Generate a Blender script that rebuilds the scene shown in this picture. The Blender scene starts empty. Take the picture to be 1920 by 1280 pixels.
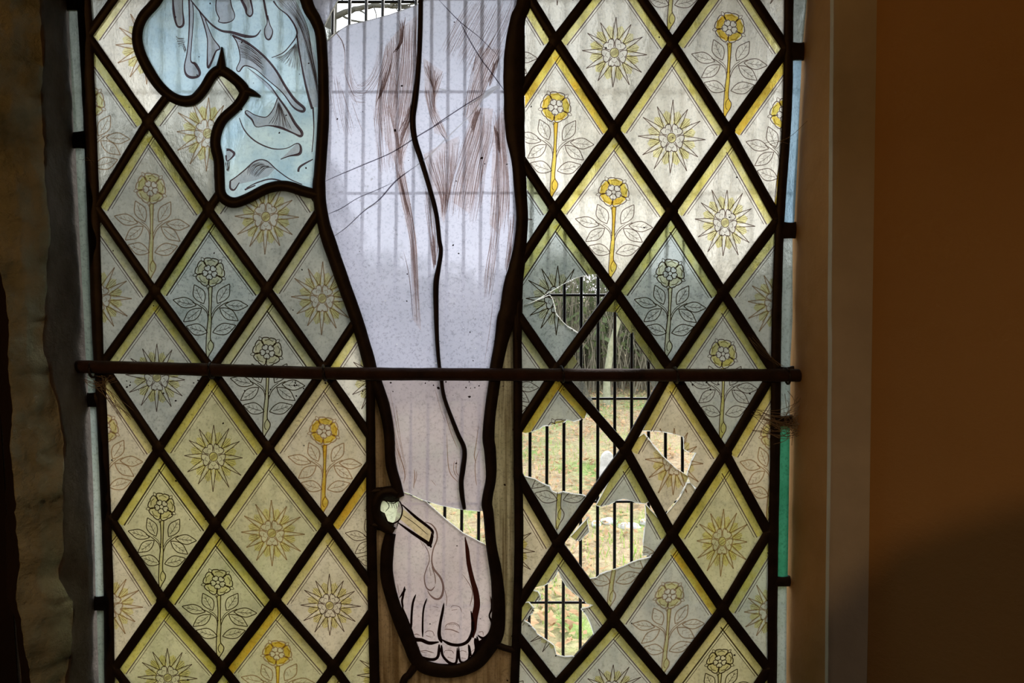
import bpy, bmesh, math, random
from mathutils import Vector, geometry, noise

# ------------------------------------------------------------------ camera, sky, lights, exposure
S = bpy.context.scene
COL = S.collection
F_PX, CAM_Y, CAM_Z, PITCH = 1440.0, -0.72, 1.60, math.radians(5.6)
cam_d = bpy.data.cameras.new('camera'); cam = bpy.data.objects.new('camera', cam_d); COL.objects.link(cam)
cam_d.sensor_width = 36.0; cam_d.lens = F_PX / 1920 * 36.0; cam_d.clip_start = 0.01; cam_d.clip_end = 200
cam.location = (0, CAM_Y, CAM_Z); cam.rotation_euler = (math.radians(90) - PITCH, 0, 0)
S.camera = cam

w = bpy.data.worlds.new('overcast_sky'); S.world = w; w.use_nodes = True
wn = w.node_tree.nodes; wl = w.node_tree.links; wn.clear()
wo = wn.new('ShaderNodeOutputWorld'); bg = wn.new('ShaderNodeBackground')
tc = wn.new('ShaderNodeTexCoord'); sp = wn.new('ShaderNodeSeparateXYZ'); rp = wn.new('ShaderNodeValToRGB')
wl.new(tc.outputs['Generated'], sp.inputs[0]); wl.new(sp.outputs['Z'], rp.inputs[0])
rp.color_ramp.elements[0].position = 0.0; rp.color_ramp.elements[0].color = (0.95, 0.96, 1.0, 1)
rp.color_ramp.elements[1].position = 0.8; rp.color_ramp.elements[1].color = (0.82, 0.90, 1.0, 1)
wl.new(rp.outputs[0], bg.inputs[0]); bg.inputs[1].default_value = 3.1
wl.new(bg.outputs[0], wo.inputs[0])

def lamp(name, kind, loc, energy, color, size=0.1, target=None):
    d = bpy.data.lights.new(name, kind); o = bpy.data.objects.new(name, d); COL.objects.link(o)
    o.location = loc; d.energy = energy; d.color = color
    if kind == 'AREA': d.size = size
    elif kind == 'SUN': d.angle = size
    else: d.shadow_soft_size = size
    if target is not None:
        o.rotation_euler = (Vector(target) - Vector(loc)).to_track_quat('-Z', 'Y').to_euler()
    return o
LAMP_POS = (-0.75, -1.75, 1.95)
lamp('warm_nave_lamp', 'POINT', LAMP_POS, 14.0, (1.0, 0.50, 0.16), 0.008)
lamp('dim_fill_light', 'AREA', (0.3, -2.0, 2.75), 3.0, (1.0, 0.82, 0.6), 0.8, (0, -0.3, 1.4))  # unseen fill light added to lift the shade indoors
lamp('hazy_sun', 'SUN', (3, 6, 8), 5.5, (1.0, 0.96, 0.9), math.radians(25), (-1, 0, 0))

S.view_settings.view_transform = 'Standard'; S.view_settings.look = 'None'
S.view_settings.exposure = 0.0; S.view_settings.gamma = 1.0; S.view_settings.use_curve_mapping = False
S.cycles.transparent_max_bounces = 24; S.cycles.max_bounces = 10; S.cycles.transmission_bounces = 8
S.cycles.sample_clamp_indirect = 6.0

# ------------------------------------------------------------------ helpers
cp, sn = math.cos(PITCH), math.sin(PITCH)
def P(px, py, Y=0.0):
    a = (px - 960) / F_PX; b = (640 - py) / F_PX
    d = Vector((a, cp + b * sn, -sn + b * cp))
    t = (Y - CAM_Y) / d.y
    return Vector((0, CAM_Y, CAM_Z)) + d * t
def W(px, py, dy=0.0):            # a point of the window plane, moved dy behind (+) or before (-) it
    p = P(px, py, 0.0); p.y += dy
    return p
def Z(ox, oy, s, pts):            # coordinates measured on an enlarged detail
    return [(ox + p[0] / s, oy + p[1] / s) + tuple(q / s for q in p[2:]) for p in pts]

def mesh(name, verts, faces, mats, parent=None, smooth=False, mi=None):
    me = bpy.data.meshes.new(name); me.from_pydata([tuple(v) for v in verts], [], faces)
    for m in (mats if isinstance(mats, (list, tuple)) else [mats]): me.materials.append(m)
    if mi: me.polygons.foreach_set('material_index', mi)
    if smooth: me.polygons.foreach_set('use_smooth', [True] * len(me.polygons))
    me.update()
    o = bpy.data.objects.new(name, me); COL.objects.link(o)
    if parent is not None: o.parent = parent
    return o
class MB:
    def __init__(s): s.v = []; s.f = []; s.mi = []
    def add(s, vs, fs, mi=0):
        b = len(s.v); s.v += vs; s.f += [tuple(b + i for i in f) for f in fs]; s.mi += [mi] * len(fs)
    def box(s, x0, x1, y0, y1, z0, z1, mi=0):
        vs = [Vector((x, y, z)) for x in (x0, x1) for y in (y0, y1) for z in (z0, z1)]
        s.add(vs, [(0,1,3,2),(4,6,7,5),(0,4,5,1),(2,3,7,6),(0,2,6,4),(1,5,7,3)], mi)
    def tube(s, pts, rads, n=6, mi=0, caps=True):
        k = len(pts); vs = []; fs = []
        for i, p in enumerate(pts):
            t = (pts[min(i+1, k-1)] - pts[max(i-1, 0)]).normalized()
            ref = Vector((0, 0, 1)) if abs(t.z) < 0.9 else Vector((0, 1, 0))
            a = t.cross(ref).normalized(); b = t.cross(a)
            for j in range(n):
                q = 2 * math.pi * j / n
                vs.append(p + (a * math.cos(q) + b * math.sin(q)) * rads[i])
        for i in range(k - 1):
            for j in range(n):
                fs.append((i*n+j, i*n+(j+1) % n, (i+1)*n+(j+1) % n, (i+1)*n+j))
        if caps: fs.append(tuple(range(n))[::-1]); fs.append(tuple((k-1)*n + j for j in range(n)))
        s.add(vs, fs, mi)
    def build(s, name, mats, parent=None, smooth=False):
        if not s.f: return None
        return mesh(name, s.v, s.f, mats, parent, smooth, s.mi)

def tag(o, label=None, cat=None, group=None, kind=None):
    if label: o['label'] = label
    if cat: o['category'] = cat
    if group: o['group'] = group
    if kind: o['kind'] = kind
    return o
def empty(name, loc=(0, 0, 0)):
    o = bpy.data.objects.new(name, None); COL.objects.link(o); o.location = loc; o.empty_display_size = 0.05
    return o
def keep_parent(child, parent):
    child.parent = parent; child.matrix_parent_inverse = parent.matrix_basis.inverted()

def catmull(pts, n=6):
    if len(pts) < 3: 
        return pts
    out = []
    for i in range(len(pts) - 1):
        p0 = pts[max(i-1, 0)]; p1 = pts[i]; p2 = pts[i+1]; p3 = pts[min(i+2, len(pts)-1)]
        for k in range(n):
            t = k / n
            out.append(tuple(0.5 * ((2*b) + (-a + c)*t + (2*a - 5*b + 4*c - d)*t*t + (-a + 3*b - 3*c + d)*t**3)
                             for a, b, c, d in zip(p0, p1, p2, p3)))
    out.append(pts[-1]); return out
def densify(pts, step=4.0):
    out = []
    for a, b in zip(pts, pts[1:]):
        n = max(1, int(math.hypot(b[0]-a[0], b[1]-a[1]) / step))
        for k in range(n):
            out.append(tuple(x + (y - x) * k / n for x, y in zip(a, b)))
    out.append(pts[-1]); return out
def inside(p, poly):
    x, y = p[0], p[1]; c = False; j = len(poly) - 1
    for i in range(len(poly)):
        xi, yi = poly[i][0], poly[i][1]; xj, yj = poly[j][0], poly[j][1]
        if (yi > y) != (yj > y) and x < (xj - xi) * (y - yi) / (yj - yi) + xi: c = not c
        j = i
    return c
def area(poly):
    return 0.5 * sum(a[0]*b[1] - b[0]*a[1] for a, b in zip(poly, poly[1:] + poly[:1]))
def clip(subject, convex):        # Sutherland-Hodgman: any polygon against a convex one
    c = list(convex)
    if area(c) < 0: c.reverse()
    out = [(p[0], p[1]) for p in subject]
    for a, b in zip(c, c[1:] + c[:1]):
        src = out; out = []
        if not src: break
        ins = lambda p: (b[0]-a[0])*(p[1]-a[1]) - (b[1]-a[1])*(p[0]-a[0]) >= 0
        for s, e in zip([src[-1]] + src[:-1], src):
            si, ei = ins(s), ins(e)
            if si != ei:
                d1 = (b[0]-a[0])*(s[1]-a[1]) - (b[1]-a[1])*(s[0]-a[0])
                d2 = (b[0]-a[0])*(e[1]-a[1]) - (b[1]-a[1])*(e[0]-a[0])
                t = d1 / (d1 - d2); out.append((s[0] + (e[0]-s[0])*t, s[1] + (e[1]-s[1])*t))
            if ei: out.append(e)
    res = []
    for p in out:
        if not res or math.hypot(p[0]-res[-1][0], p[1]-res[-1][1]) > 0.3: res.append(p)
    return res if len(res) > 2 and abs(area(res)) > 12 else []
def dist_to_poly_edge(p, poly):
    best = 1e9
    for a, b in zip(poly, poly[1:] + poly[:1]):
        dx, dy = b[0]-a[0], b[1]-a[1]; L = dx*dx + dy*dy or 1
        t = max(0, min(1, ((p[0]-a[0])*dx + (p[1]-a[1])*dy) / L))
        best = min(best, math.hypot(p[0]-a[0]-dx*t, p[1]-a[1]-dy*t))
    return best

TH = 0.0015
def slab(mb, poly):               # a glass piece: front (material 0), back and edge (material 1)
    tri = geometry.tessellate_polygon([[Vector((p[0], p[1], 0)) for p in poly]])
    n = len(poly)
    fr = [W(p[0], p[1], -TH) for p in poly]; bk = [W(p[0], p[1], TH) for p in poly]
    b = len(mb.v); mb.v += fr + bk
    for t in tri:
        a, c, d = t
        nrm = (fr[c]-fr[a]).cross(fr[d]-fr[a])
        if nrm.length < 1e-12: continue
        if nrm.y > 0: a, c, d = a, d, c
        mb.f.append((b+a, b+c, b+d)); mb.mi.append(0)
        mb.f.append((b+n+a, b+n+d, b+n+c)); mb.mi.append(1)
    for i in range(n):
        j = (i+1) % n
        mb.f.append((b+i, b+j, b+n+j, b+n+i)); mb.mi.append(1)
def flat(mb, poly, dy):
    if len(poly) < 3: return
    tri = geometry.tessellate_polygon([[Vector((p[0], p[1], 0)) for p in poly]])
    mb.add([W(p[0], p[1], dy) for p in poly], [tuple(t) for t in tri])
def ribbon(mb, pts, dy, wd=None, within=None, taper=True, step=5.0, smooth=True):
    """paint stroke: pts (x, y[, w]) in photo pixels"""
    if len(pts[0]) == 2: pts = [(p[0], p[1], wd) for p in pts]
    if smooth: pts = catmull(pts, 5)
    pts = densify(pts, step); n = len(pts)
    if n < 2: return
    L = []; R = []
    for i, p in enumerate(pts):
        a = pts[max(i-1, 0)]; b = pts[min(i+1, n-1)]
        dx, dy_ = b[0]-a[0], b[1]-a[1]; l = math.hypot(dx, dy_) or 1
        k = p[2] / 2
        if taper and n > 3:
            u = i / (n - 1); k *= min(1.0, 0.35 + 5 * min(u, 1-u))
        L.append((p[0] - dy_/l*k, p[1] + dx/l*k)); R.append((p[0] + dy_/l*k, p[1] - dx/l*k))
    b0 = len(mb.v); mb.v += [W(q[0], q[1], dy) for q in L] + [W(q[0], q[1], dy) for q in R]
    for i in range(n - 1):
        if within is not None:
            m = ((pts[i][0]+pts[i+1][0])/2, (pts[i][1]+pts[i+1][1])/2)
            if not any(inside(m, q) for q in within): continue
        mb.f.append((b0+i, b0+i+1, b0+n+i+1, b0+n+i)); mb.mi.append(0)
def came(mb, pts, depth=0.0032, within=None, step=7.0, smooth=True, prof=(1.0, 0.86, 0.5, 0.0)):
    """lead came with a domed heart and flat flanges front and back"""
    if smooth: pts = catmull(pts, 5)
    pts = densify(pts, step); n = len(pts)
    us = (-1, -0.93, -0.6, -0.2, 0.2, 0.6, 0.93, 1)
    hs = (0.45, 0.62, 0.8, 1.0, 1.0, 0.8, 0.62, 0.45)
    ring = [(u, -h) for u, h in zip(us, hs)] + [(u, h) for u, h in zip(us[::-1], hs[::-1])]
    m = len(ring); b0 = len(mb.v); keep = []
    for i, p in enumerate(pts):
        a = pts[max(i-1, 0)]; b = pts[min(i+1, n-1)]
        dx, dy_ = b[0]-a[0], b[1]-a[1]; l = math.hypot(dx, dy_) or 1
        wob = 1 + 0.05 * noise.noise(Vector((p[0]*0.03, p[1]*0.03, 3)))
        for u, h in ring:
            mb.v.append(W(p[0] - dy_/l*p[2]/2*u*wob, p[1] + dx/l*p[2]/2*u*wob, h * depth))
        keep.append(True if within is None else inside(p, within))
    for i in range(n - 1):
        if not (keep[i] or keep[i+1]): continue
        for j in range(m):
            mb.f.append((b0+i*m+j, b0+(i+1)*m+j, b0+(i+1)*m+(j+1) % m, b0+i*m+(j+1) % m)); mb.mi.append(0)
    for i in (0, n-1):
        if keep[i]: mb.f.append(tuple(b0+i*m+j for j in range(m))); mb.mi.append(0)

# ------------------------------------------------------------------ materials
def nt(name):
    m = bpy.data.materials.new(name); m.use_nodes = True
    n = m.node_tree.nodes; n.clear(); o = n.new('ShaderNodeOutputMaterial')
    return m, n, m.node_tree.links, o
def ramp(n, stops):
    r = n.new('ShaderNodeValToRGB'); e = r.color_ramp.elements
    while len(e) < len(stops): e.new(0.5)
    for q, (pos, c) in zip(e, stops): q.position = pos; q.color = tuple(c) + (1,)
    return r
def nz(n, l, scale, detail=4, rough=0.6, stretch=None, kind='ShaderNodeTexNoise', distortion=0.0):
    t = n.new('ShaderNodeTexCoord'); mp = n.new('ShaderNodeMapping'); x = n.new(kind)
    if stretch: mp.inputs['Scale'].default_value = stretch
    l.new(t.outputs['Object'], mp.inputs[0]); l.new(mp.outputs[0], x.inputs['Vector'])
    x.inputs['Scale'].default_value = scale
    if 'Detail' in x.inputs: x.inputs['Detail'].default_value = detail
    if kind == 'ShaderNodeTexNoise': x.inputs['Roughness'].default_value = rough; x.inputs['Distortion'].default_value = distortion
    return x
def pbr(name, stops, scale=20, rough=0.8, bump=0.3, bscale=None, bdist=0.002, stretch=None, metal=0.0, detail=6, spec=0.3, distortion=0.0):
    m, n, l, o = nt(name); b = n.new('ShaderNodeBsdfPrincipled')
    x = nz(n, l, scale, detail, stretch=stretch, distortion=distortion); r = ramp(n, stops)
    l.new(x.outputs['Fac'], r.inputs[0]); l.new(r.outputs[0], b.inputs['Base Color'])
    b.inputs['Roughness'].default_value = rough; b.inputs['Metallic'].default_value = metal
    b.inputs['Specular IOR Level'].default_value = spec
    if bump:
        y = nz(n, l, bscale or scale*3, 8, 0.65); bp = n.new('ShaderNodeBump')
        bp.inputs['Strength'].default_value = bump; bp.inputs['Distance'].default_value = bdist
        l.new(y.outputs['Fac'], bp.inputs['Height']); l.new(bp.outputs[0], b.inputs['Normal'])
    l.new(b.outputs[0], o.inputs[0]); return m

def glass(name, c_lo, c_hi, clear=0.3, rough=0.35, tint=(0.9, 0.9, 0.9), bump=0.85, bscale=140, cscale=28, stretch=None, ior=1.06, speck=0.5, streak=None):
    """stained glass: etched, stained body that scatters daylight plus a wavy clear part"""
    m, n, l, o = nt(name)
    x = nz(n, l, cscale, 6, 0.62, stretch=stretch); r = ramp(n, [(0.32, c_lo), (0.68, c_hi)]); l.new(x.outputs['Fac'], r.inputs[0])
    col = r.outputs[0]
    if speck:
        y = nz(n, l, 420, 3, 0.7); r2 = ramp(n, [(0.28, (1-speck,)*3), (0.5, (1, 1, 1))]); l.new(y.outputs['Fac'], r2.inputs[0])
        mx = n.new('ShaderNodeMix'); mx.data_type = 'RGBA'; mx.blend_type = 'MULTIPLY'; mx.inputs[0].default_value = 1
        l.new(col, mx.inputs[6]); l.new(r2.outputs[0], mx.inputs[7]); col = mx.outputs[2]
    if streak:
        y = nz(n, l, streak[0], 3, 0.6, stretch=(1, 1, 0.04)); r3 = ramp(n, [(0.38, streak[1]), (0.6, (1, 1, 1))]); l.new(y.outputs['Fac'], r3.inputs[0])
        mx = n.new('ShaderNodeMix'); mx.data_type = 'RGBA'; mx.blend_type = 'MULTIPLY'; mx.inputs[0].default_value = 1
        l.new(col, mx.inputs[6]); l.new(r3.outputs[0], mx.inputs[7]); col = mx.outputs[2]
    tr = n.new('ShaderNodeBsdfTranslucent'); l.new(col, tr.inputs[0])
    rf = n.new('ShaderNodeBsdfRefraction'); rf.distribution = 'GGX'
    rf.inputs['Color'].default_value = tuple(tint) + (1,); rf.inputs['Roughness'].default_value = rough; rf.inputs['IOR'].default_value = ior
    mt = n.new('ShaderNodeMix'); mt.data_type = 'RGBA'; mt.blend_type = 'MULTIPLY'; mt.inputs[0].default_value = 0.0
    bz = nz(n, l, bscale, 5, 0.6, stretch=(1, 1, 0.55)); bp = n.new('ShaderNodeBump'); bp.inputs['Strength'].default_value = bump; bp.inputs['Distance'].default_value = 0.006
    l.new(bz.outputs['Fac'], bp.inputs['Height']); l.new(bp.outputs[0], rf.inputs['Normal'])
    df = n.new('ShaderNodeBsdfDiffuse'); l.new(col, df.inputs[0])
    a = n.new('ShaderNodeMixShader'); a.inputs[0].default_value = clear; l.new(tr.outputs[0], a.inputs[1]); l.new(rf.outputs[0], a.inputs[2])
    b = n.new('ShaderNodeMixShader'); b.inputs[0].default_value = 0.06; l.new(a.outputs[0], b.inputs[1]); l.new(df.outputs[0], b.inputs[2])
    l.new(b.outputs[0], o.inputs[0]); return m
def film(name, col, dens=0.0, dcol=(0.05, 0.03, 0.02), vary=None):
    """stain or paint fired on the glass: a coloured filter"""
    m, n, l, o = nt(name); t = n.new('ShaderNodeBsdfTransparent'); t.inputs[0].default_value = tuple(col) + (1,)
    if vary:
        x = nz(n, l, vary[0], 4); r = ramp(n, [(0.35, col), (0.68, vary[1])]); l.new(x.outputs['Fac'], r.inputs[0]); l.new(r.outputs[0], t.inputs[0])
    if dens:
        d = n.new('ShaderNodeBsdfDiffuse'); d.inputs[0].default_value = tuple(dcol) + (1,)
        mx = n.new('ShaderNodeMixShader'); mx.inputs[0].default_value = dens
        l.new(t.outputs[0], mx.inputs[1]); l.new(d.outputs[0], mx.inputs[2]); l.new(mx.outputs[0], o.inputs[0])
    else: l.new(t.outputs[0], o.inputs[0])
    return m

M = {}
M['back'] = film('clear_glass_back', (0.97, 0.98, 0.97))
M['lead'] = pbr('weathered_lead', [(0.3, (0.012, 0.008, 0.007)), (0.75, (0.035, 0.026, 0.022))], 60, 0.5, 0.4, 300, 0.0006, metal=0.25)
M['quarry_a'] = glass('quarry_glass_pale', (0.376, 0.352, 0.292), (0.583, 0.535, 0.449), 0.33, 0.40, (0.80, 0.78, 0.70))
M['quarry_b'] = glass('quarry_glass_grey', (0.144, 0.150, 0.132), (0.240, 0.234, 0.198), 0.26, 0.45, (0.62, 0.64, 0.58))
M['quarry_c'] = glass('quarry_glass_straw', (0.155, 0.144, 0.077), (0.258, 0.232, 0.134), 0.20, 0.40, (0.74, 0.70, 0.48))
M['quarry_d'] = glass('quarry_glass_buff', (0.204, 0.174, 0.114), (0.312, 0.264, 0.186), 0.18, 0.42, (0.74, 0.66, 0.5))
M['quarry_e'] = glass('quarry_glass_dull_grey', (0.122, 0.144, 0.137), (0.216, 0.230, 0.216), 0.24, 0.22, (0.6, 0.66, 0.64), bump=0.25)
M['shard'] = glass('clear_broken_glass', (0.16, 0.17, 0.15), (0.2, 0.2, 0.18), 0.72, 0.12, (0.8, 0.82, 0.78), bump=0.5)
M['leg_up'] = glass('flesh_glass_lilac', (0.278, 0.286, 0.362), (0.360, 0.360, 0.448), 0.13, 0.2, (0.88, 0.90, 1.0), bump=0.10, cscale=14, speck=0.35)
M['leg_low'] = glass('flesh_glass_pink', (0.223, 0.189, 0.203), (0.290, 0.250, 0.257), 0.15, 0.14, (0.85, 0.80, 0.84), bump=0.12, cscale=14, speck=0.3)
M['foot'] = glass('flesh_glass_foot', (0.230, 0.186, 0.186), (0.305, 0.253, 0.245), 0.12, 0.2, (0.75, 0.70, 0.70), bump=0.15, cscale=18, speck=0.3)
M['drape'] = glass('drapery_glass_blue', (0.202, 0.302, 0.363), (0.373, 0.455, 0.455), 0.13, 0.25, (0.60, 0.80, 0.95), bump=0.4, cscale=26, speck=0.2)
M['wood'] = glass('cross_glass_brown', (0.050, 0.029, 0.011), (0.094, 0.057, 0.026), 0.06, 0.4, (0.4, 0.25, 0.12), cscale=20, streak=(160, (0.35, 0.3, 0.25)))
M['wood2'] = glass('cross_glass_olive', (0.084, 0.066, 0.030), (0.156, 0.126, 0.072), 0.06, 0.4, (0.4, 0.33, 0.2), cscale=20, streak=(190, (0.30, 0.25, 0.2)))
M['nail'] = glass('nail_glass_pale', (0.357, 0.378, 0.252), (0.504, 0.525, 0.378), 0.1, 0.3, (0.8, 0.85, 0.7), bump=0.3)
M['nail2'] = glass('nail_glass_straw', (0.14, 0.12, 0.045), (0.21, 0.185, 0.08), 0.12, 0.3, (0.8, 0.7, 0.4), bump=0.3)
M['b_blue'] = glass('border_glass_blue', (0.09, 0.17, 0.23), (0.15, 0.24, 0.30), 0.15, 0.3, (0.6, 0.8, 0.95))
M['b_pale'] = glass('border_glass_pale', (0.15, 0.18, 0.165), (0.21, 0.235, 0.22), 0.12, 0.3, (0.8, 0.85, 0.8))
M['b_green'] = glass('border_glass_green', (0.016, 0.105, 0.058), (0.035, 0.16, 0.095), 0.08, 0.3, (0.1, 0.6, 0.35))
M['b_dull'] = glass('border_glass_dull', (0.075, 0.095, 0.08), (0.115, 0.13, 0.11), 0.08, 0.3, (0.5, 0.55, 0.5))
M['yellow'] = film('silver_stain_yellow', (0.86, 0.78, 0.24), vary=(60, (0.95, 0.92, 0.52)))
M['amber'] = film('silver_stain_amber', (0.93, 0.62, 0.08), vary=(60, (0.93, 0.82, 0.20)))
M['pale_y'] = film('silver_stain_pale', (0.88, 0.84, 0.42), vary=(60, (0.97, 0.95, 0.68)))
M['band_lt'] = film('silver_stain_faint', (0.90, 0.86, 0.56), vary=(70, (0.97, 0.95, 0.78)))
M['line'] = film('trace_line_paint', (0.30, 0.22, 0.20), 0.35)
M['line_g'] = film('trace_line_paint_dark', (0.18, 0.14, 0.09), 0.5)
M['line_f'] = film('trace_line_paint_faded', (0.62, 0.47, 0.36), 0.12)
M['hair'] = film('fine_hatching_paint', (0.62, 0.52, 0.48), 0.10, (0.12, 0.07, 0.05))
M['smear'] = film('thin_matt_smear', (0.86, 0.77, 0.72), vary=(90, (0.97, 0.93, 0.90)))
M['hair_d'] = film('dense_hatching_paint', (0.40, 0.29, 0.25), 0.22)
M['fold'] = film('drapery_line_paint', (0.26, 0.16, 0.17), 0.5, (0.07, 0.035, 0.035))
M['wash'] = film('drapery_matt_wash', (0.80, 0.70, 0.71), 0.06, (0.2, 0.12, 0.12))
M['blood'] = film('red_brown_line_paint', (0.12, 0.04, 0.03), 0.75, (0.06, 0.015, 0.01))
M['matt'] = film('opaque_matt_paint', (0.03, 0.02, 0.02), 0.9, (0.02, 0.01, 0.008))
M['crack'] = film('dark_crack', (0.22, 0.2, 0.24), 0.3)
M['dust'] = pbr('settled_dust', [(0.3, (0.05, 0.04, 0.03)), (0.7, (0.2, 0.17, 0.14))], 120, 0.95, 0.3)
def edge_mat():
    m, n, l, o = nt('painted_edge_glint'); t = n.new('ShaderNodeBsdfTranslucent'); t.inputs[0].default_value = (0.8, 0.8, 0.78, 1)  # translucent white painted in for sky glinting at breaks
    g = n.new('ShaderNodeBsdfTransparent'); g.inputs[0].default_value = (1, 1, 1, 1)
    mx = n.new('ShaderNodeMixShader'); mx.inputs[0].default_value = 0.2; l.new(t.outputs[0], mx.inputs[1]); l.new(g.outputs[0], mx.inputs[2]); l.new(mx.outputs[0], o.inputs[0]); return m
M['edge'] = edge_mat()
M['iron'] = pbr('rusty_iron', [(0.3, (0.018, 0.010, 0.007)), (0.7, (0.06, 0.030, 0.018))], 40, 0.75, 0.7, 220, 0.0012, metal=0.2)
M['guard'] = pbr('black_coated_wire', [(0.3, (0.006, 0.006, 0.008)), (0.7, (0.012, 0.011, 0.014))], 40, 0.45, 0.1, 200, 0.0005)
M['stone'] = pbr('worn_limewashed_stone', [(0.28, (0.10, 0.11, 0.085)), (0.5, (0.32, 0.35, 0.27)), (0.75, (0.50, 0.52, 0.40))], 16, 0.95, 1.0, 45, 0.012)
M['stone_dk'] = pbr('dark_recess_stone', [(0.3, (0.045, 0.038, 0.034)), (0.7, (0.13, 0.11, 0.095))], 18, 0.95, 0.9, 60, 0.004)  # darker stone for the left recess and the block under the sill
M['jamb_o'] = pbr('ochre_limewash', [(0.3, (0.34, 0.19, 0.07)), (0.7, (0.50, 0.29, 0.12))], 9, 0.9, 0.5, 60, 0.002)
M['jamb_g'] = pbr('grey_stone_jamb', [(0.3, (0.42, 0.41, 0.36)), (0.7, (0.62, 0.60, 0.52))], 7, 0.9, 0.4, 70, 0.0015)
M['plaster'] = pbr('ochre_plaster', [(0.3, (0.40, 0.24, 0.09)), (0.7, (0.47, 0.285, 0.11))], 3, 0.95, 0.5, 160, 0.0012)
M['dark_wall'] = pbr('shade_black_wall', [(0.3, (0.012, 0.007, 0.004)), (0.7, (0.025, 0.014, 0.008))], 8, 0.95, 0.3)  # near-black base colour stands in for shade on the left walls
M['floor'] = pbr('stone_flags', [(0.3, (0.08, 0.07, 0.06)), (0.7, (0.14, 0.12, 0.10))], 3, 0.85, 0.3)
M['ext'] = pbr('grey_rubble_stone', [(0.3, (0.16, 0.15, 0.13)), (0.7, (0.3, 0.28, 0.25))], 8, 0.9, 0.8, 30, 0.01)

# ------------------------------------------------------------------ room shell and masonry (z from the floor at 0)
def struct(name, mb, mats, smooth=False):
    o = mb.build(name, mats, None, smooth); o['kind'] = 'structure'; return o
ZT = P(960, -112).z; ZB = P(960, 1402).z      # head and foot of the window opening
def one_box(name, mat, *a):
    b = MB(); b.box(*a); return struct(name, b, mat)
one_box('floor', M['floor'], -2.0, 2.0, -3.5, 0.1, -0.1, 0.0)
one_box('ceiling', M['plaster'], -2.0, 2.0, -3.5, 0.1, 3.0, 3.1)
one_box('wall_back', M['plaster'], -2.0, 2.0, -3.6, -3.5, 0.0, 3.0)
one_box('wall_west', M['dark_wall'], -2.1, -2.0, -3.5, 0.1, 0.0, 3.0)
one_box('wall_east', M['plaster'], 2.0, 2.1, -3.5, 0.1, 0.0, 3.0)
b = MB()     # outer wall: four blocks round the opening
xl, xr = P(60, 640, 0.05).x, P(1560, 640, 0.05).x
b.box(-2.0, xl, 0.012, 0.10, 0, 3.0); b.box(xr, 2.0, 0.012, 0.10, 0, 3.0)
b.box(xl, xr, 0.012, 0.10, 0, ZB); b.box(xl, xr, 0.012, 0.10, ZT, 3.0)
struct('wall_front', b, M['ext'])
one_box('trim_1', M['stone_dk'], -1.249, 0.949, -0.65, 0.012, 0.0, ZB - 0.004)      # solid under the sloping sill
one_box('trim_2', M['plaster'], -1.249, 0.949, -0.65, 0.012, ZT + 0.004, 3.0)       # head of the embrasure

def loft(name, prof, mats, rows=90, sub=1, rough=None, smooth=False, mi=None):
    """prof: list of columns; each column = list of (py, px, Y) keys, read along the height"""
    def at(col, py):
        if py <= col[0][0]: return col[0][1:]
        for a, c in zip(col, col[1:]):
            if py <= c[0]:
                t = (py - a[0]) / (c[0] - a[0]); t = t*t*(3-2*t) if len(col) > 2 else t
                return tuple(x + (y - x) * t for x, y in zip(a[1:], c[1:]))
        return col[-1][1:]
    vs = []; fs = []; ids = []; cols = (len(prof) - 1) * sub + 1
    for r in range(rows + 1):
        py = -118 + (1528) * r / rows
        base = [at(c, py) for c in prof]; pts = [P(px, py, Y) for px, Y in base]
        for k in range(cols):
            i = min(k // sub, len(prof) - 2); t = (k - i*sub) / sub
            p = pts[i].lerp(pts[i+1], t)
            if rough and 0 < k < cols - 1: p = p + rough(p, k / (cols - 1))
            vs.append(p)
    for r in range(rows):
        for k in range(cols - 1):
            a = r*cols + k; fs.append((a, a+1, a+cols+1, a+cols))
            ids.append(0 if mi is None else mi[min(k // sub, len(mi)-1)])
    o = mesh(name, vs, fs, mats, None, smooth, ids); o['kind'] = 'structure'; return o

# left jamb: dark recess, worn stone arris, stone face, then the splay, its shade painted near black
strip_out = [(-118, 122), (22, 131), (245, 142), (640, 163), (762, 171), (1115, 181), (1280, 186), (1410, 190)]
arris = [(-118, 78), (60, 80), (170, 76), (300, 84), (430, 94), (520, 84), (640, 80), (700, 92), (775, 107), (840, 120), (940, 122),
         (1035, 118), (1075, 104), (1140, 133), (1215, 131), (1290, 122), (1410, 126)]
outer = [(-118, -40), (300, -30), (480, -6), (560, 6), (640, 14), (815, 22), (940, 29), (1110, 31), (1180, 47), (1280, 56), (1410, 60)]
def rough_left(p, u):
    n1 = noise.noise(p * 16); n2 = noise.noise(p * 45); n3 = noise.noise(p * 120)
    k = 0.009 if u > 0.42 else 0.003
    if u > 0.42: n2 = n2 - 1.3*max(0, 0.12 - abs(noise.noise(Vector((p.x*9, 0, p.z*26)))))*6
    return Vector((0, -1, 0)) * (n1 * k + n2 * k * 0.5 + n3 * k * 0.25) + Vector((1, 0, 0)) * (n2 * k * 0.4)
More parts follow.
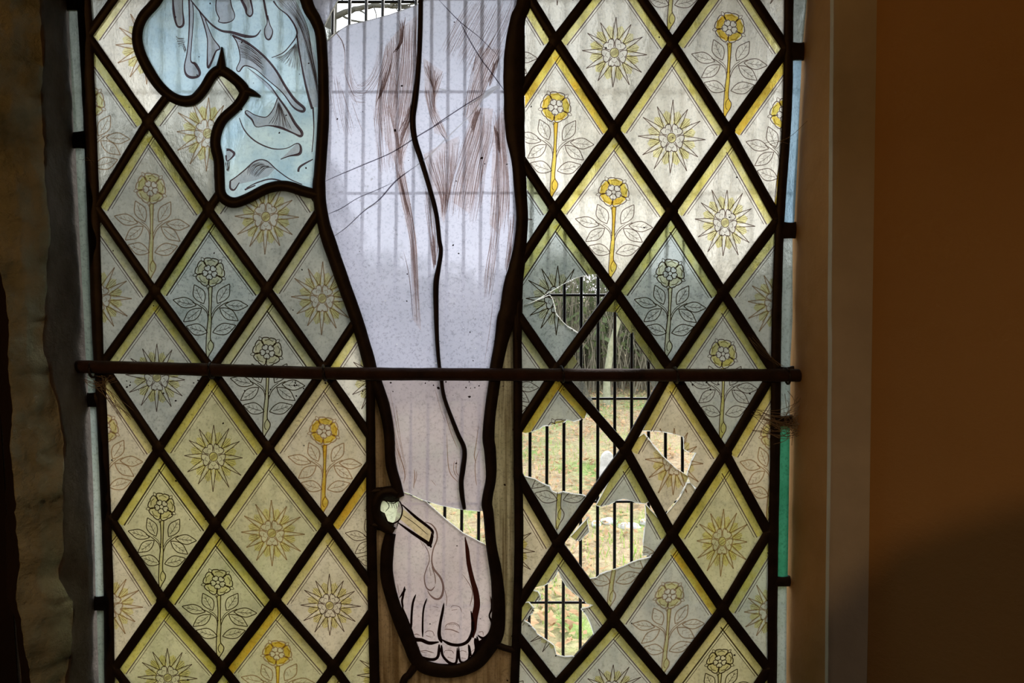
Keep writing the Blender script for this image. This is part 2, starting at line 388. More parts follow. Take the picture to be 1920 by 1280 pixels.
loft('wall_left', [
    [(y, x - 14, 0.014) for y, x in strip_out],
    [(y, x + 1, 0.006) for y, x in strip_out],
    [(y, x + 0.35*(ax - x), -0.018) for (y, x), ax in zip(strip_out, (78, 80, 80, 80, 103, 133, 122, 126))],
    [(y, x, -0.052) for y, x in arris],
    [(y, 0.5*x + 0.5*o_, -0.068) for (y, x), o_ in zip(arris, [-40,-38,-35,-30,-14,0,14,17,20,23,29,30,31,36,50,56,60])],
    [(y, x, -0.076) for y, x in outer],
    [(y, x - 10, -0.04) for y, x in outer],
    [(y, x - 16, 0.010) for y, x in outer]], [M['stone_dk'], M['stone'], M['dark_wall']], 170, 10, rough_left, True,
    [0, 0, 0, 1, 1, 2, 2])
# left splay, coloured near black in place of shade
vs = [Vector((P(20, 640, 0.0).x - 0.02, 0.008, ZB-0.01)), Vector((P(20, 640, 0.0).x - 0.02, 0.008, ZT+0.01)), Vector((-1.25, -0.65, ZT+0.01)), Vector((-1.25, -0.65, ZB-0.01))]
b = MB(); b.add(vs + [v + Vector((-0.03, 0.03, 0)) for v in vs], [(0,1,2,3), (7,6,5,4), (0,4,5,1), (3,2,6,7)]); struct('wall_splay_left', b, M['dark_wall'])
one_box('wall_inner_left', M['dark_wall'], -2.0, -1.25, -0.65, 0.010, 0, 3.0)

# right jamb: ochre reveal, worn grey strip, then the plastered splay
rs = [(-118, 1515), (0, 1511), (84, 1504), (417, 1487), (600, 1484), (808, 1480), (1078, 1475), (1280, 1473), (1410, 1471)]
def rough_right(p, u):
    return Vector((-0.6, -0.8, 0)) * (noise.noise(p * 11) * 0.0016 + noise.noise(p * 50) * 0.0007)
loft('wall_right', [
    [(y, x + 14, 0.014) for y, x in rs],
    [(y, x - 1, 0.006) for y, x in rs],
    [(-118, 1530, -0.03), (600, 1515, -0.03), (1410, 1506, -0.03)],
    [(-118, 1557, -0.062), (600, 1552, -0.062), (1410, 1546, -0.062)],
    [(-118, 1564, -0.069), (600, 1560, -0.069), (1410, 1552, -0.069)],
    [(-118, 1645, -0.074), (600, 1640, -0.074), (1410, 1624, -0.074)]],
    [M['jamb_o'], M['jamb_g'], M['plaster']], 120, 6, rough_right, True, [0, 0, 0, 1, 1])
t0, t1 = P(1646, -118, -0.074), P(1624, 1410, -0.074)
te, be = Vector((0.95, -0.65, t0.z)), Vector((0.95, -0.65, t1.z))
vs = []; fs = []
for r in range(41):
    for k in range(31):
        a = t0.lerp(t1, r/40); c = te.lerp(be, r/40); p = a.lerp(c, k/30)
        if 0 < k < 30: p = p + Vector((-0.7, -0.7, 0)) * noise.noise(p * 5) * 0.004
        vs.append(p)
for r in range(40):
    for k in range(30):
        a = r*31 + k; fs.append((a, a+1, a+32, a+31))
o = mesh('wall_splay_right', vs, fs, M['plaster'], None, True); o['kind'] = 'structure'
b = MB(); b.add([t0, te, Vector((0.95, 0.012, t0.z)), Vector((t0.x, 0.012, t0.z)), t1, be, Vector((0.95, 0.012, t1.z)), Vector((t1.x, 0.012, t1.z))],
                [(0,1,2,3), (7,6,5,4)]); struct('trim_3', b, M['plaster'])
one_box('wall_inner_right', M['plaster'], 0.95, 2.0, -0.65, 0.010, 0, 3.0)

# ------------------------------------------------------------------ the leaded window
win = empty('stained_glass_window', (P(820, 640).x, 0, ZB))
tag(win, 'leaded stained glass window, pale leg and foot between rose and sun diamond panes', 'stained glass window', kind='thing')
def part(mb, name, mats, label=None, smooth=False):
    o = mb.build(name, mats, None, smooth)
    if o is None: return None
    keep_parent(o, win)
    if label: o['label'] = label
    return o
BK = M['back']
# region borders, photo pixels
LEG_L = [(560,-112),(575,0),(592,37),(601,62),(605,100),(607,150),(607,225),(601,320),(599,345),(601,382),(608,420),(616,448),(642,523),(668,595),(688,661),(697,697)]
LEG_R = [(985,-112),(982,0),(969,60),(964,120),(964,200),(967,260),(973,300),(979,400),(974,450),(966,500),(960,540),(947,600),(937,645),(929,690)]
LOW_L = [(697,697),(708,722),(721,762),(730,811),(733,867),(743,905),(750,930)]
LOW_R = [(929,690),(928,710),(919,774),(916,820),(919,844),(921,891),(914,926),(912,945)]
FOOT_R = [(912,945),(916,962),(921,1019),(931,1078),(934,1137),(930,1191),(913,1217),(889,1243)]
FOOT_L = [(750,930),(738,990),(728,1020),(727,1078),(740,1131),(757,1175),(770,1205),(782,1237),(805,1251),(850,1256),(889,1243)]
DRAPE = [(297,0),(269,34),(259,67),(265,101),(285.5,141),(309,171),(336,188),(363,188),(383,168),(400,141),(416,133),(440,148),(460,171),
         (447,198),(416.5,228),(405,265),(411.5,302),(413,336),(416.5,366),(437,380),(463.5,373),(504,353),(537,349),(571,359),(598,366)]
DR_TOP = [(340,-112),(318,-50)]
L_BORD = [(152,-112),(160,0),(170,200),(176,350),(183,550),(187,660),(193,760),(201,950),(206,1100),(208,1280),(210,1402)]
R_BORD = [(1482,-112),(1478,0),(1475,200),(1461,420),(1455,600),(1453,800),(1448,1080),(1447,1280),(1445,1402)]
CR_L = [(694,690),(695,740),(697,1000),(703,1280),(704,1402)]
CR_R = [(972,560),(970,640),(971,720),(971,850),(973,1000),(970,1150),(965,1280),(962,1402)]
left_region = L_BORD + CR_L[::-1] + [(688,661),(668,595),(642,523),(616,448),(608,420),(601,382),(598,366)] + DRAPE[::-1][1:] + DR_TOP[::-1]
right_region = [(985,-112),(985,0),(984,120),(984,250),(987,330),(989,400),(984,470),(979,520),(977,560)] + CR_R[1:] + R_BORD[::-1]

N = dict(Z0=(950,-75),Z1=(1155,-72),Z2=(1368,-68),Z3=(1580,-65),Y1=(1048,-225),Y2=(1262,-225),Y3=(1478,-220),
 A0=(830,76),A1=(1041,76),A2=(1260,82),A3=(1474,92),B0=(935,235),B1=(1151,242),B2=(1365,245),B3=(1575,250),
 C0=(830,390),C1=(1040,393),C2=(1258,396),C3=(1458,412),D0=(940,545),D1=(1153,545),D2=(1355,548),D3=(1560,550),
 E0=(835,690),E1=(1043,694),E2=(1257,692),E3=(1450,695),F0=(945,845),F1=(1173,843),F2=(1359,849),F3=(1545,850),
 G0=(840,1010),G1=(1046,1018),G2=(1260,1001),G3=(1440,997),H0=(950,1165),H1=(1150,1160),H2=(1354,1140),H3=(1535,1130),
 I0=(845,1270),I1=(1042,1283),I2=(1250,1278),I3=(1440,1252),J0=(950,1400),J1=(1145,1400),J2=(1350,1390),J3=(1530,1380),K1=(1045,1520),K2=(1245,1520),K3=(1440,1500),
 t=(275,-85),u=(165,-240),v=(60,-85),v2=(390,-240),x1=(392,78),x2=(505,-85),l0=(166,68),m0=(60,228),c1=(279,228),c2=(500,232),
 d0=(181,388),d1=(392,393),d2=(604,388),e0=(75,545),e1=(291,546),e2=(502,542),e3=(705,545),f0=(193,682),f1=(398,692),f2=(608,692),f3=(800,695),
 g0=(90,840),g1=(299,840),g2=(504,840),g3=(712,842),h0=(212,975),h1=(404,982),h2=(615,982),h3=(815,980),i0=(100,1120),i1=(307,1123),i2=(517,1123),i3=(715,1120),
 j0=(216,1252),j1=(419,1250),j2=(626,1248),j3=(825,1245),k0=(115,1385),k1=(320,1388),k2=(525,1385),k3=(725,1385),o0=(225,1520),o1=(428,1520),o2=(632,1520))

# motifs, measured from the quarry centre for a quarry of half width 107 and half height 158
def motif_sun(seed, lines, gold, faint):
    rng = random.Random(seed); c = (0, 18)
    def pt(r, a): return (c[0] + r*math.sin(a)*0.95, c[1] - r*math.cos(a)*1.08)
    for k in range(12):
        a = math.radians(30*k + 2); rr = 62 + rng.uniform(-4, 5)
        lines.append(([pt(23, a-0.24), pt(40, a-0.085), pt(rr, a)], 1.5)); lines.append(([pt(23, a+0.24), pt(40, a+0.085), pt(rr, a)], 1.5))
        for q in (-0.16, -0.07, 0.02, 0.11, 0.19):
            b_ = a + math.radians(15) + q; lines.append(([pt(30, b_), pt(rng.uniform(38, 52), b_ + rng.uniform(-.02, .02))], 0.6))
        b_ = a + math.radians(15)
        gold.append([pt(25, b_-0.2), pt(44, b_-0.17), pt(49, b_), pt(43, b_+0.17), pt(25, b_+0.2)])
    for k in range(5):
        a = math.radians(72*k + 36); h = math.radians(33)
        lines.append(([pt(10, a-h*0.8), pt(19, a-h), pt(25, a-h*0.75), pt(23.5, a-0.12), pt(21, a), pt(24, a+0.12), pt(25, a+h*0.75), pt(19, a+h), pt(10, a+h*0.8)], 1.6))
        lines.append(([pt(15, a-0.3), pt(18, a), pt(15, a+0.3)], 0.8))
    disc = [pt(8.5, math.radians(30*k)) for k in range(12)]
    lines.append((disc + [disc[0]], 1.4)); faint.append(disc)
    for k in range(-2, 3): lines.append(([pt(7, math.radians(60+k*14)), pt(7, math.radians(240-k*14))], 0.7))
def leaf(lines, base, tip, wdt):
    bx, by = base; tx, ty = tip; dx, dy = tx-bx, ty-by; l = math.hypot(dx, dy); nx, ny = -dy/l, dx/l
    for s in (1, -1):
        lines.append(([(bx, by), (bx+dx*.25+nx*wdt*.75*s, by+dy*.25+ny*wdt*.75*s), (bx+dx*.55+nx*wdt*s, by+dy*.55+ny*wdt*s), (bx+dx*.85+nx*wdt*.4*s, by+dy*.85+ny*wdt*.4*s), (tx, ty)], 1.5))
    lines.append(([(bx+dx*.15, by+dy*.15), (bx+dx*.5, by+dy*.5+1), (bx+dx*.8, by+dy*.8)], 0.9))
    for q in (.3, .5, .68):
        for s in (1, -1): lines.append(([(bx+dx*q, by+dy*q), (bx+dx*(q+.13)+nx*wdt*.55*s, by+dy*(q+.13)+ny*wdt*.55*s)], 0.5))
def motif_rose(seed, lines, gold, faint):
    c = (0, -35)
    def pt(r, a): return (c[0] + r*math.sin(a), c[1] - r*math.cos(a)*1.02)
    for k in range(5):
        a = math.radians(72*k + 8); h = math.radians(38)
        pet = [pt(14, a-h*0.8), pt(21, a-h), pt(28, a-h*0.7), pt(27.5, a-0.15), pt(26, a), pt(27.5, a+0.15), pt(28, a+h*0.7), pt(21, a+h), pt(14, a+h*0.8), pt(13, a)]
        gold.append(pet); lines.append((pet[:9], 1.8)); lines.append(([pt(22, a-h*.55), pt(23.5, a), pt(22, a+h*.55)], 1.0))
        a2 = a + math.radians(36)
        pt2 = [pt(4, a2-0.5), pt(11, a2-0.58), pt(14.5, a2-0.25), pt(13, a2), pt(14.5, a2+0.25), pt(11, a2+0.58), pt(4, a2+0.5)]
        lines.append((pt2, 1.4)); lines.append(([pt(28, a2-0.12), pt(33, a2), pt(28, a2+0.12)], 1.0))
    disc = [pt(4, math.radians(45*k)) for k in range(9)]; lines.append((disc, 1.2))
    stem = [(-4,-7),(4,-7),(3,10),(1.5,30),(1,55),(0,80),(-1,98),(4,108),(3,116),(-3,126),(-9,138),(-10,120),(-8,98),(-7,75),(-4,55),(-3,25)]
    faint.append(stem)
    lines.append(([(-4,-7),(-3,10),(-3,30),(-5,55),(-8,80),(-10,110),(-10,128),(-9,139)], 1.7)); lines.append(([(4,-7),(2.5,15),(1,40),(1,62),(-1,85),(-1,98),(4,107),(3,116),(-4,128),(-9,139)], 1.7))
    lines.append(([(-1,98),(-6,107),(-6,116),(-3,120)], 1.2))
    for s in (-1, 1):
        lines.append(([(s*3-2, 60), (s*8, 43), (s*22, 30), (s*34, 24)], 1.5)); lines.append(([(s*2-1, 50), (s*9, 36), (s*20, 27)], 1.1))
        leaf(lines, (s*13, 27), (s*37 if s > 0 else -30, -11), 11)
        leaf(lines, (s*27, 30), (s*71, 33 if s > 0 else 18), 10)
        leaf(lines, (s*17, 36), (s*52, 62), 10)
        leaf(lines, (s*5-2, 84), (s*47, 71), 11)

# broken quarries keep only these pieces of glass
SH = {
 ('C1','E1'): [[(1040,393),(1122,511),(1118,514),(1100,515),(1075,522),(1050,535),(1030,547),(1005,562),(984,572),(960,580),(960,480)],
               [(960,580),(984,572),(1005,564),(1030,553),(1036,562),(1042,588),(1050,598),(1064,612),(1092,630),(1065,665),(1043,694),(1010,670),(950,600)]],
 ('D1','F1'): [[(1153,545),(1122,590),(1134,583),(1158,586),(1157,592),(1168,609),(1180,626),(1187,622),(1193,645),(1190,652),(1203,657),(1212,672),(1224,690),(1228,720),(1256,694)],
               [(1043,694),(1066,716),(1095,748),(1130,790),(1094,715),(1090,690),(1075,665)],
               [(1217,708),(1222,725),(1236,719),(1250,700)]],
 ('E1','G1'): [[(1043,694),(975,808),(985,811),(998,808),(1010,803),(1018,797),(1032,796),(1046,793),(1056,791),(1062,786),(1074,789),(1088,785),(1096,783),(1101,768),(1060,710)],
               [(975,888),(983,892),(1003,897),(1016,905),(1030,911),(1034,920),(1045,924),(1055,921),(1074,925),(1092,927),(1104,934),(1112,938),(1080,985),(1046,1018),(1000,970),(975,920)]],
 ('E2','G2'): [[(1257,692),(1236,742),(1205,806),(1218,806),(1241,808),(1262,812),(1281,818),(1282,841),(1292,847),(1305,848),(1296,865),(1288,888),(1294,905),(1310,918),(1359,849),(1300,750)],
               [(1173,843),(1192,822),(1207,812),(1222,832),(1241,854),(1266,877),(1290,892),(1286,903),(1272,930),(1240,967),(1225,960),(1200,900)],
               [(1244,968),(1274,933),(1288,905),(1294,905),(1305,920),(1290,955),(1260,1001)]],
 ('F1','H1'): [[(1173,843),(1118,946),(1128,948),(1140,945),(1152,939),(1158,936),(1168,934),(1180,936),(1192,941),(1200,942),(1210,942),(1216,938),(1200,900)],
               [(1210,945),(1260,1001),(1240,1030),(1225,1038),(1205,1040),(1206,1016),(1209,990),(1211,970)],
               [(1104,968),(1100,974),(1103,988),(1104,996),(1096,1003),(1088,1012),(1078,1011),(1070,1005)],
               [(1094,1086),(1100,1086),(1110,1083),(1118,1082),(1124,1076),(1140,1070),(1160,1064),(1178,1056),(1196,1049),(1210,1046),(1228,1041),(1245,1025),(1152,1162),(1140,1150)]],
 ('G1','I1'): [[(1046,1018),(985,1105),(1005,1099),(1018,1096),(1030,1090),(1040,1080),(1046,1068),(1052,1082),(1062,1098),(1076,1110),(1100,1130),(1108,1131),(1112,1133),(1104,1137),(1090,1140),(1100,1152),(1108,1170),(1114,1190),(1120,1196),(1150,1160),(1100,1080)],
               [(970,1112),(984,1115),(999,1106),(1008,1108),(1013,1116),(1014,1123),(1000,1126),(989,1126),(975,1128)],
               [(970,1130),(991,1128),(1001,1139),(999,1148),(991,1152),(988,1160),(970,1166)],
               [(965,1160),(980,1161),(991,1167),(1004,1181),(1008,1188),(1025,1199),(1038,1208),(1040,1214),(1043,1226),(1059,1230),(1072,1229),(1090,1232),(1042,1283),(965,1200)]],
}
HOLE_LABEL = {('C1','E1'): 'piece of a cracked sun quarry', ('D1','F1'): 'clear and yellow edged remnant of a broken quarry', ('E1','G1'): 'piece left of a broken rose quarry',
              ('E2','G2'): 'piece of a sun quarry beside a curved hole', ('F1','H1'): 'piece of a rose quarry round a wide hole', ('G1','I1'): 'jagged shard of a smashed quarry'}
cells_R = """Y2 Z1 Z2 A2 r a|Y1 Z0 Z1 A1 s a|Y3 Z2 Z3 A3 s a|Z0 A0 A1 B0 r a|Z1 A1 A2 B1 s a|Z2 A2 A3 B2 r a|A1 B0 B1 C1 r a|A2 B1 B2 C2 s a|A3 B2 B3 C3 r a
B0 C0 C1 D0 s e|B1 C1 C2 D1 r a|B2 C2 C3 D2 s a|C1 D0 D1 E1 s e|C2 D1 D2 E2 r e|C3 D2 D3 E3 s b|D0 E0 E1 F0 r b|D1 E1 E2 F1 s x|D2 E2 E3 F2 r b|E1 F0 F1 G1 r b|E2 F1 F2 G2 s d|E3 F2 F3 G3 r d
F0 G0 G1 H0 s d|F1 G1 G2 H1 r b|F2 G2 G3 H2 s c|G1 H0 H1 I1 s b|G2 H1 H2 I2 r b|G3 H2 H3 I3 s b|H0 I0 I1 J0 r b|H1 I1 I2 J1 s b|H2 I2 I3 J2 r c|I1 J0 J1 K1 r c|I2 J1 J2 K2 s b|I3 J2 J3 K3 r b"""
cells_L = """v2 t x2 x1 r b|t l0 x1 c1 s a|u v t l0 r b|l0 m0 c1 d0 r b|x1 c1 c2 d1 s b|c1 d0 d1 e1 r b|c2 d1 d2 e2 s b|d0 e0 e1 f0 s b|d1 e1 e2 f1 r e|d2 e2 e3 f2 s b|e1 f0 f1 g1 s b|e2 f1 f2 g2 r b|e3 f2 f3 g3 s a
f0 g0 g1 h0 r d|f1 g1 g2 h1 s c|f2 g2 g3 h2 r d|g1 h0 h1 i1 r c|g2 h1 h2 i2 s c|g3 h2 h3 i3 r d|h0 i0 i1 j0 s d|h1 i1 i2 j1 r c|h2 i2 i3 j2 s d|i1 j0 j1 k1 s c|i2 j1 j2 k2 r c|i3 j2 j3 k3 s c|j0 k0 k1 o0 r c|j1 k1 k2 o1 s c|j2 k2 k3 o2 r c"""
FADED = {('l0','d0'),('x1','d1'),('c1','e1'),('c2','e2'),('d0','f0'),('d2','f2'),('t','c1'),('f0','h0'),('h0','j0'),('C3','E3'),('G2','I2'),('G3','I3'),('F2','H2'),('E2','G2'),('F1','H1'),('f2','h2'),('g2','i2'),('E3','G3'),('u','l0'),('i2','k2')}
BRIGHT = {('A1','C1'),('B1','D1'),('Z2','B2'),('A3','C3')}
AMBER_BAND = {('A1','C1',0),('A1','C1',1),('A3','C3',0),('g3','i3',0),('E1','G1',0),('E1','G1',1),('i2','k2',0),('G2','I2',1)}
DARKLINE = {('C1','E1'),('C2','E2'),('d1','f1'),('e2','g2'),('g1','i1'),('H2','J2'),('h1','j1')}
def shade(poly_list, mb, k0, k1): pass
def quarry(t, l, r, bt, kind, matc, region, only=None):
    T, L, R_, B = N[t], N[l], N[r], N[bt]; quad = [T, R_, B, L]; key = (t, bt)
    shards = SH.get(key)
    if shards: polys = [q for q in (clip(s, quad) for s in shards) if q]; polys = [q for q in polys if q]
    else: polys = [q for q in [clip(region, quad)] if q]
    if shards: polys = [q for q in polys if q]
    if len(polys) > 1 and only is None:
        for q in range(len(polys)): quarry(t, l, r, bt, kind, matc, region, q)
        return
    if only is not None: polys = [polys[only]]
    if not polys: return
    ys = [p[1] for q in polys for p in q]; xs = [p[0] for q in polys for p in q]
    if max(ys) < -25 or min(ys) > 1300: return
    mb = MB()
    for q in polys: slab(mb, q)
    mat = M['shard'] if matc == 'x' else M['quarry_' + matc]
    pane = part(mb, 'quarry_pane' if only is None else 'glass_shard', [mat, BK], HOLE_LABEL.get(key))
    seed = hash_key(key)
    # stained border bands on the two upper sides, inside the came
    cx = (T[0]+L[0]+R_[0]+B[0]) / 4; cy = (T[1]+L[1]+R_[1]+B[1]) / 4
    band = MB(); line = MB()
    for side, (a, c) in enumerate(((L, T), (T, R_))):
        dx, dy = c[0]-a[0], c[1]-a[1]; le = math.hypot(dx, dy); nx, ny = -dy/le, dx/le
        if (cx-a[0])*nx + (cy-a[1])*ny < 0: nx, ny = -nx, -ny
        off = lambda d, s=0.0, e=1.0: [(a[0]+dx*s+nx*d, a[1]+dy*s+ny*d), (a[0]+dx*e+nx*d, a[1]+dy*e+ny*d)]
        s_, e_ = (0.02, 1.0) if side == 0 else (0.13, 0.985)
        q = off(3, s_, e_) + off(22, s_, e_)[::-1]
        for p_ in polys:
            g = clip(p_, q)
            if g: 
                if (key[0], key[1], side) in AMBER_BAND:
                    ab = MB(); flat(ab, g, -TH-0.0003); o = ab.build('border_band', M['amber'], pane)
                else: flat(band, g, -TH-0.0003)
        if band.f:
            band.build('border_band', M['yellow'] if (cx > 980 and cy < 1000) or seed % 4 == 0 else (M['pale_y'] if seed % 3 else M['band_lt']), pane); band = MB()
        s2 = 0.03 if side == 0 else 0.175
        ribbon(line, off(23.5, s2, 0.985), -TH-0.0004, 2.0 if key not in DARKLINE else 2.6, polys, False, 6, False)
        ribbon(line, off(28, s2+0.035, 0.93 if side == 0 else 0.97), -TH-0.0004, 1.1, polys, False, 6, False)
    if line.f: line.build('border_line', M['line_g' if key in DARKLINE else 'line'], pane)
    lines, gold, faint = [], [], []
    (motif_sun if kind == 's' else motif_rose)(seed, lines, gold, faint)
    sx, sy = (R_[0]-L[0]) / 214, (B[1]-T[1]) / 316; shx = (T[0]-B[0]) / (T[1]-B[1]) if T[1] != B[1] else 0
    if key == ('D1','F1'): return
    f = lambda p: (cx + p[0]*sx + shx*p[1]*sy, cy + p[1]*sy + (R_[1]-L[1])/214*p[0])
    lm = MB(); rng = random.Random(seed)
    fade = key in FADED
    for pts, wd in lines:
        if fade and wd < 1 and rng.random() < 0.3: continue
        ribbon(lm, [f(p) for p in pts], -TH-0.0005, wd * (1.15 if key in DARKLINE else 1.0) * (1.35 if fade else 1), polys, False, 4)
    if lm.f: lm.build('painted_rose' if kind == 'r' else 'painted_sun', M['line_f'] if fade else (M['line_g'] if key in DARKLINE else M['line']), pane)
    gm = MB()
    for poly in (gold + faint):
        for p_ in polys:
            g = clip(p_, [f(p) for p in poly]) if poly is not faint[-1] or kind == 's' else []
            if g: flat(gm, g, -TH-0.0002)
    if kind == 'r':      # the stem is not convex: keep whole pieces lying on the glass
        st = [f(p) for p in faint[-1]]
        if all(any(inside(p, q) for q in polys) for p in st): flat(gm, st, -TH-0.0002)
        else: ribbon(gm, [f(p) for p in ((0,-7),(0,20),(-2,60),(-5,90),(-4,110),(-9,136))], -TH-0.0002, 7, polys, False, 4)
    if gm.f:
        gmat = M['amber'] if key in BRIGHT or key in (('i2','k2'), ('f2','h2')) else (M['band_lt'] if key in DARKLINE else (M['pale_y'] if (kind == 's' or fade) else M['yellow']))
        gm.build('silver_stain', gmat, pane)
    # white tubes stand in for daylight glinting in the broken edges
    if shards:
        eb = MB()
        for q in polys:
            d = [dist_to_poly_edge(p, quad) for p in q]; d2 = [dist_to_poly_edge(p, region) for p in q]
            for i in range(len(q)):
                j = (i+1) % len(q); m = ((q[i][0]+q[j][0])/2, (q[i][1]+q[j][1])/2)
                if dist_to_poly_edge(m, quad) > 5 and inside(m, region) and dist_to_poly_edge(m, region) > 3:
                    k = rng.choice((2.0, 3.0, 4.2)); eb.tube([W(q[i][0], q[i][1], -TH*0.4), W(m[0]+rng.uniform(-.8,.8), m[1]+rng.uniform(-.8,.8), -TH*0.4), W(q[j][0], q[j][1], -TH*0.4)], [k*0.00024]*3, 5)
        eb.build('broken_edge_glint', M['edge'], pane)
def hash_key(k): return sum(ord(c)*(i+3) for i, c in enumerate(''.join(k))) % 9973
for txt, reg in ((cells_L, left_region), (cells_R, right_region)):
    for c in txt.replace('\n', '|').split('|'):
        quarry(*c.split(), reg)

# --- lead cames of the diamond grid
def chain(txt, wd, region):
    if region is right_region: region = [(x - 16 if x < 1000 and y < 550 else x, y) for x, y in region]
    for run in txt.split('|'):
        ks = run.split(); mb = MB()
        came(mb, [N[k] + (wd,) for k in ks], 0.0030, region, 6, False)
        o = part(mb, 'lead_came', M['lead'], smooth=True)
chain('v l0 c1 d1 e2 f2 g3|t x1 c2 d2|m0 d0 e1 f1 g2 h2 i3|e0 f0 g1 h1 i2 j2 k3|g0 h0 i1 j1 k2|i0 j0 k1|t l0|x2 x1 c1 d0|c2 d1 e1 f0|d2 e2 f1 g1 h0|e3 f2 g2 h1 i1 j0|g3 h2 i2 j1 k1|i3 j2 k2', 17, left_region)
chain('Z0 A1 B1 C2 D2 E3|Y1 Z1 A2 B2 C3|Y2 Z2 A3|A0 B0 C1 D1 E2|C0 D0 E1 F1 G2 H2 I3|E2 F2 G3|E0 F0 G1 H1 I2 J2|G0 H0 I1 J1|Y1 Z0|Z1 A1 B0|Z2 A2 B1 C1 D0|Z3 A3 B2 C2 D1 E1 F0|C3 D2 E2 F1 G1 H0|E3 F2 G2 H1 I1|G3 H2 I2 J1|I3 J2', 18.5, right_region)
for reg, keys in ((left_region, 'c1 d1 e1 e2 f1 f2 g1 g2 h1 h2 i1 i2 j1 j2'), (right_region, 'A1 A2 B1 B2 C1 C2 D1 D2 E1 E2 F1 F2 G1 G2 H1 H2 I1 I2')):
    for k in keys.split():
        x, y = N[k]; mb = MB(); r1 = [(x + 11.5*math.cos(q)*(1 + .12*math.sin(3*q+x)), y + 14.5*math.sin(q)*(1 + .1*math.cos(2*q+y))) for q in [i*math.pi/6 for i in range(12)]]
        r2 = [(x + (p[0]-x)*.5, y + (p[1]-y)*.5) for p in r1]
        vs = [W(p[0], p[1], -0.0026) for p in r1] + [W(p[0], p[1], -0.0036) for p in r2] + [W(x, y, -0.0038)]
        mb.add(vs, [(i, (i+1) % 12, 12+(i+1) % 12, 12+i) for i in range(12)] + [(12+i, 12+(i+1) % 12, 24) for i in range(12)])
        part(mb, 'solder_joint', M['lead'], smooth=True)
# --- border cames and figure outlines
def lead(pts, name='lead_came', depth=0.0036, smooth=True, mat=None):
    mb = MB(); came(mb, pts, depth, None, 6, smooth); return part(mb, name, mat or M['lead'], smooth=True)
wL = [28,27,25,24,22,20,20,19,19,20,20]; lead([(x-1, y, k) for (x, y), k in zip(L_BORD, wL)], 'border_came')
wR = [18,18,18,17,19,19,19,18,18]; lead([(x, y, k) for (x, y), k in zip(R_BORD, wR)], 'border_came')
lead([(x, y, 17 if y < 800 else 19) for x, y in CR_L]); lead([(x, y, 17) for x, y in CR_R])
lead([p + (k,) for p, k in zip(LEG_L, [24,24,22,20,20,20,22,22,24,24,24,26,25,24,24,24])], 'figure_came', 0.0045)
lead([p + (k,) for p, k in zip(LOW_L, [24,22,22,20,20,20,18])] , 'figure_came', 0.0045)
lead([(985,-112,30),(983,0,27),(971,37,29),(965,100,39),(964,175,40),(966,250,36),(972,300,27),(976,360,24),(979,410,22),(975,460,24),(969,500,30),(963,530,36),(957,580,40),(949,600,36),(940,640,26),(930,690,24),(928,710,22),
      (919,774,22),(916,820,22),(919,844,22),(921,891,20),(915,926,20),(913,945,20),(916,962,20),(921,1019,20),(931,1078,23),(935,1137,25),(931,1185,28),(913,1217,28),(889,1243,26),(850,1256,24),(805,1251,26),(782,1235,26),(769,1205,26),(756,1175,26),(739,1131,24),(726,1078,24),(727,1030,24),(733,998,20)], 'figure_came', 0.0045)
lead([(748,924,20),(732,920,20),(715,925,20),(705,943,20),(707,965,18),(720,984,20),(738,996,18)], 'figure_came', 0.0048)
lead([(961,545,18),(968,600,16),(970,640,16)], 'figure_came')
lead([p + (20,) for p in DR_TOP + DRAPE], 'drapery_came', 0.0042)
lead([(415,136,24),(417,112,13),(418,90,3)], 'drapery_came', 0.0042); lead([(458,171,20),(474,175,13),(490,182,4)], 'drapery_came', 0.0042)
lead([(782,1243,16),(768,1262,14),(755,1285,14),(742,1402,14)]); lead([(922,1203,14),(945,1212,12),(966,1218,12)])
lead([(694,982,14),(712,984,12)]); lead([(697,920,12),(716,918,12),(738,918,14)])
lead([(790,-112,9),(789,8,9),(788,60,9),(786,110,9),(783,150,10),(778,190,12),(774,225,11.5),(778,262,11),(790,300,10),(805,350,9),(818,400,8.5),(824,450,8),(827,470,8),(823,500,9),(818,530,11),(818,580,10),(820,640,8),(824,685,7),
      (827.5,706,7.5),(831,735,7.5),(839,762,7.5),(858,811,8.5),(871,842,9),(868,879,10),(865,903,9.5),(867,930,9),(871,953,7)], 'leg_division_came', 0.0030)

# --- narrow border glass and the ties between
def strip(pts, mat):
    pts = [(pts[0][0]-7,)+tuple(pts[0][1:])] + list(pts[1:-1]) + [(pts[-1][0]+7,)+tuple(pts[-1][1:])]
    mb = MB(); poly = [(x0, y) for y, x0, x1 in pts] + [(x1, y) for y, x0, x1 in pts][::-1]; slab(mb, poly)
    return part(mb, 'border_strip_pane', [M[mat], BK])
for pts, m_ in (([(20,130,152),(245,140,160)], 'b_dull'), ([(278,143,162),(460,152,168),(672,163,179)], 'b_dull'), ([(700,165,181),(736,167,184)], 'b_dull'),
                ([(763,170,186),(900,176,190),(1115,181,196)], 'b_pale'), ([(1143,183,198),(1290,187,200),(1402,189,202)], 'b_dull'),
                ([(-112,1484,1518),(0,1484,1512),(76,1482,1504)], 'b_pale'), ([(117,1480,1502),(280,1474,1495),(414,1464,1488)], 'b_blue'), ([(450,1461,1485),(600,1458,1485),(683,1458,1480)], 'b_pale'),
                ([(712,1457,1481),(775,1457,1480)], 'b_pale'), ([(800,1457,1480),(1078,1452,1476)], 'b_green'), ([(1098,1451,1474),(1402,1449,1473)], 'b_pale')):
    strip(pts, m_)
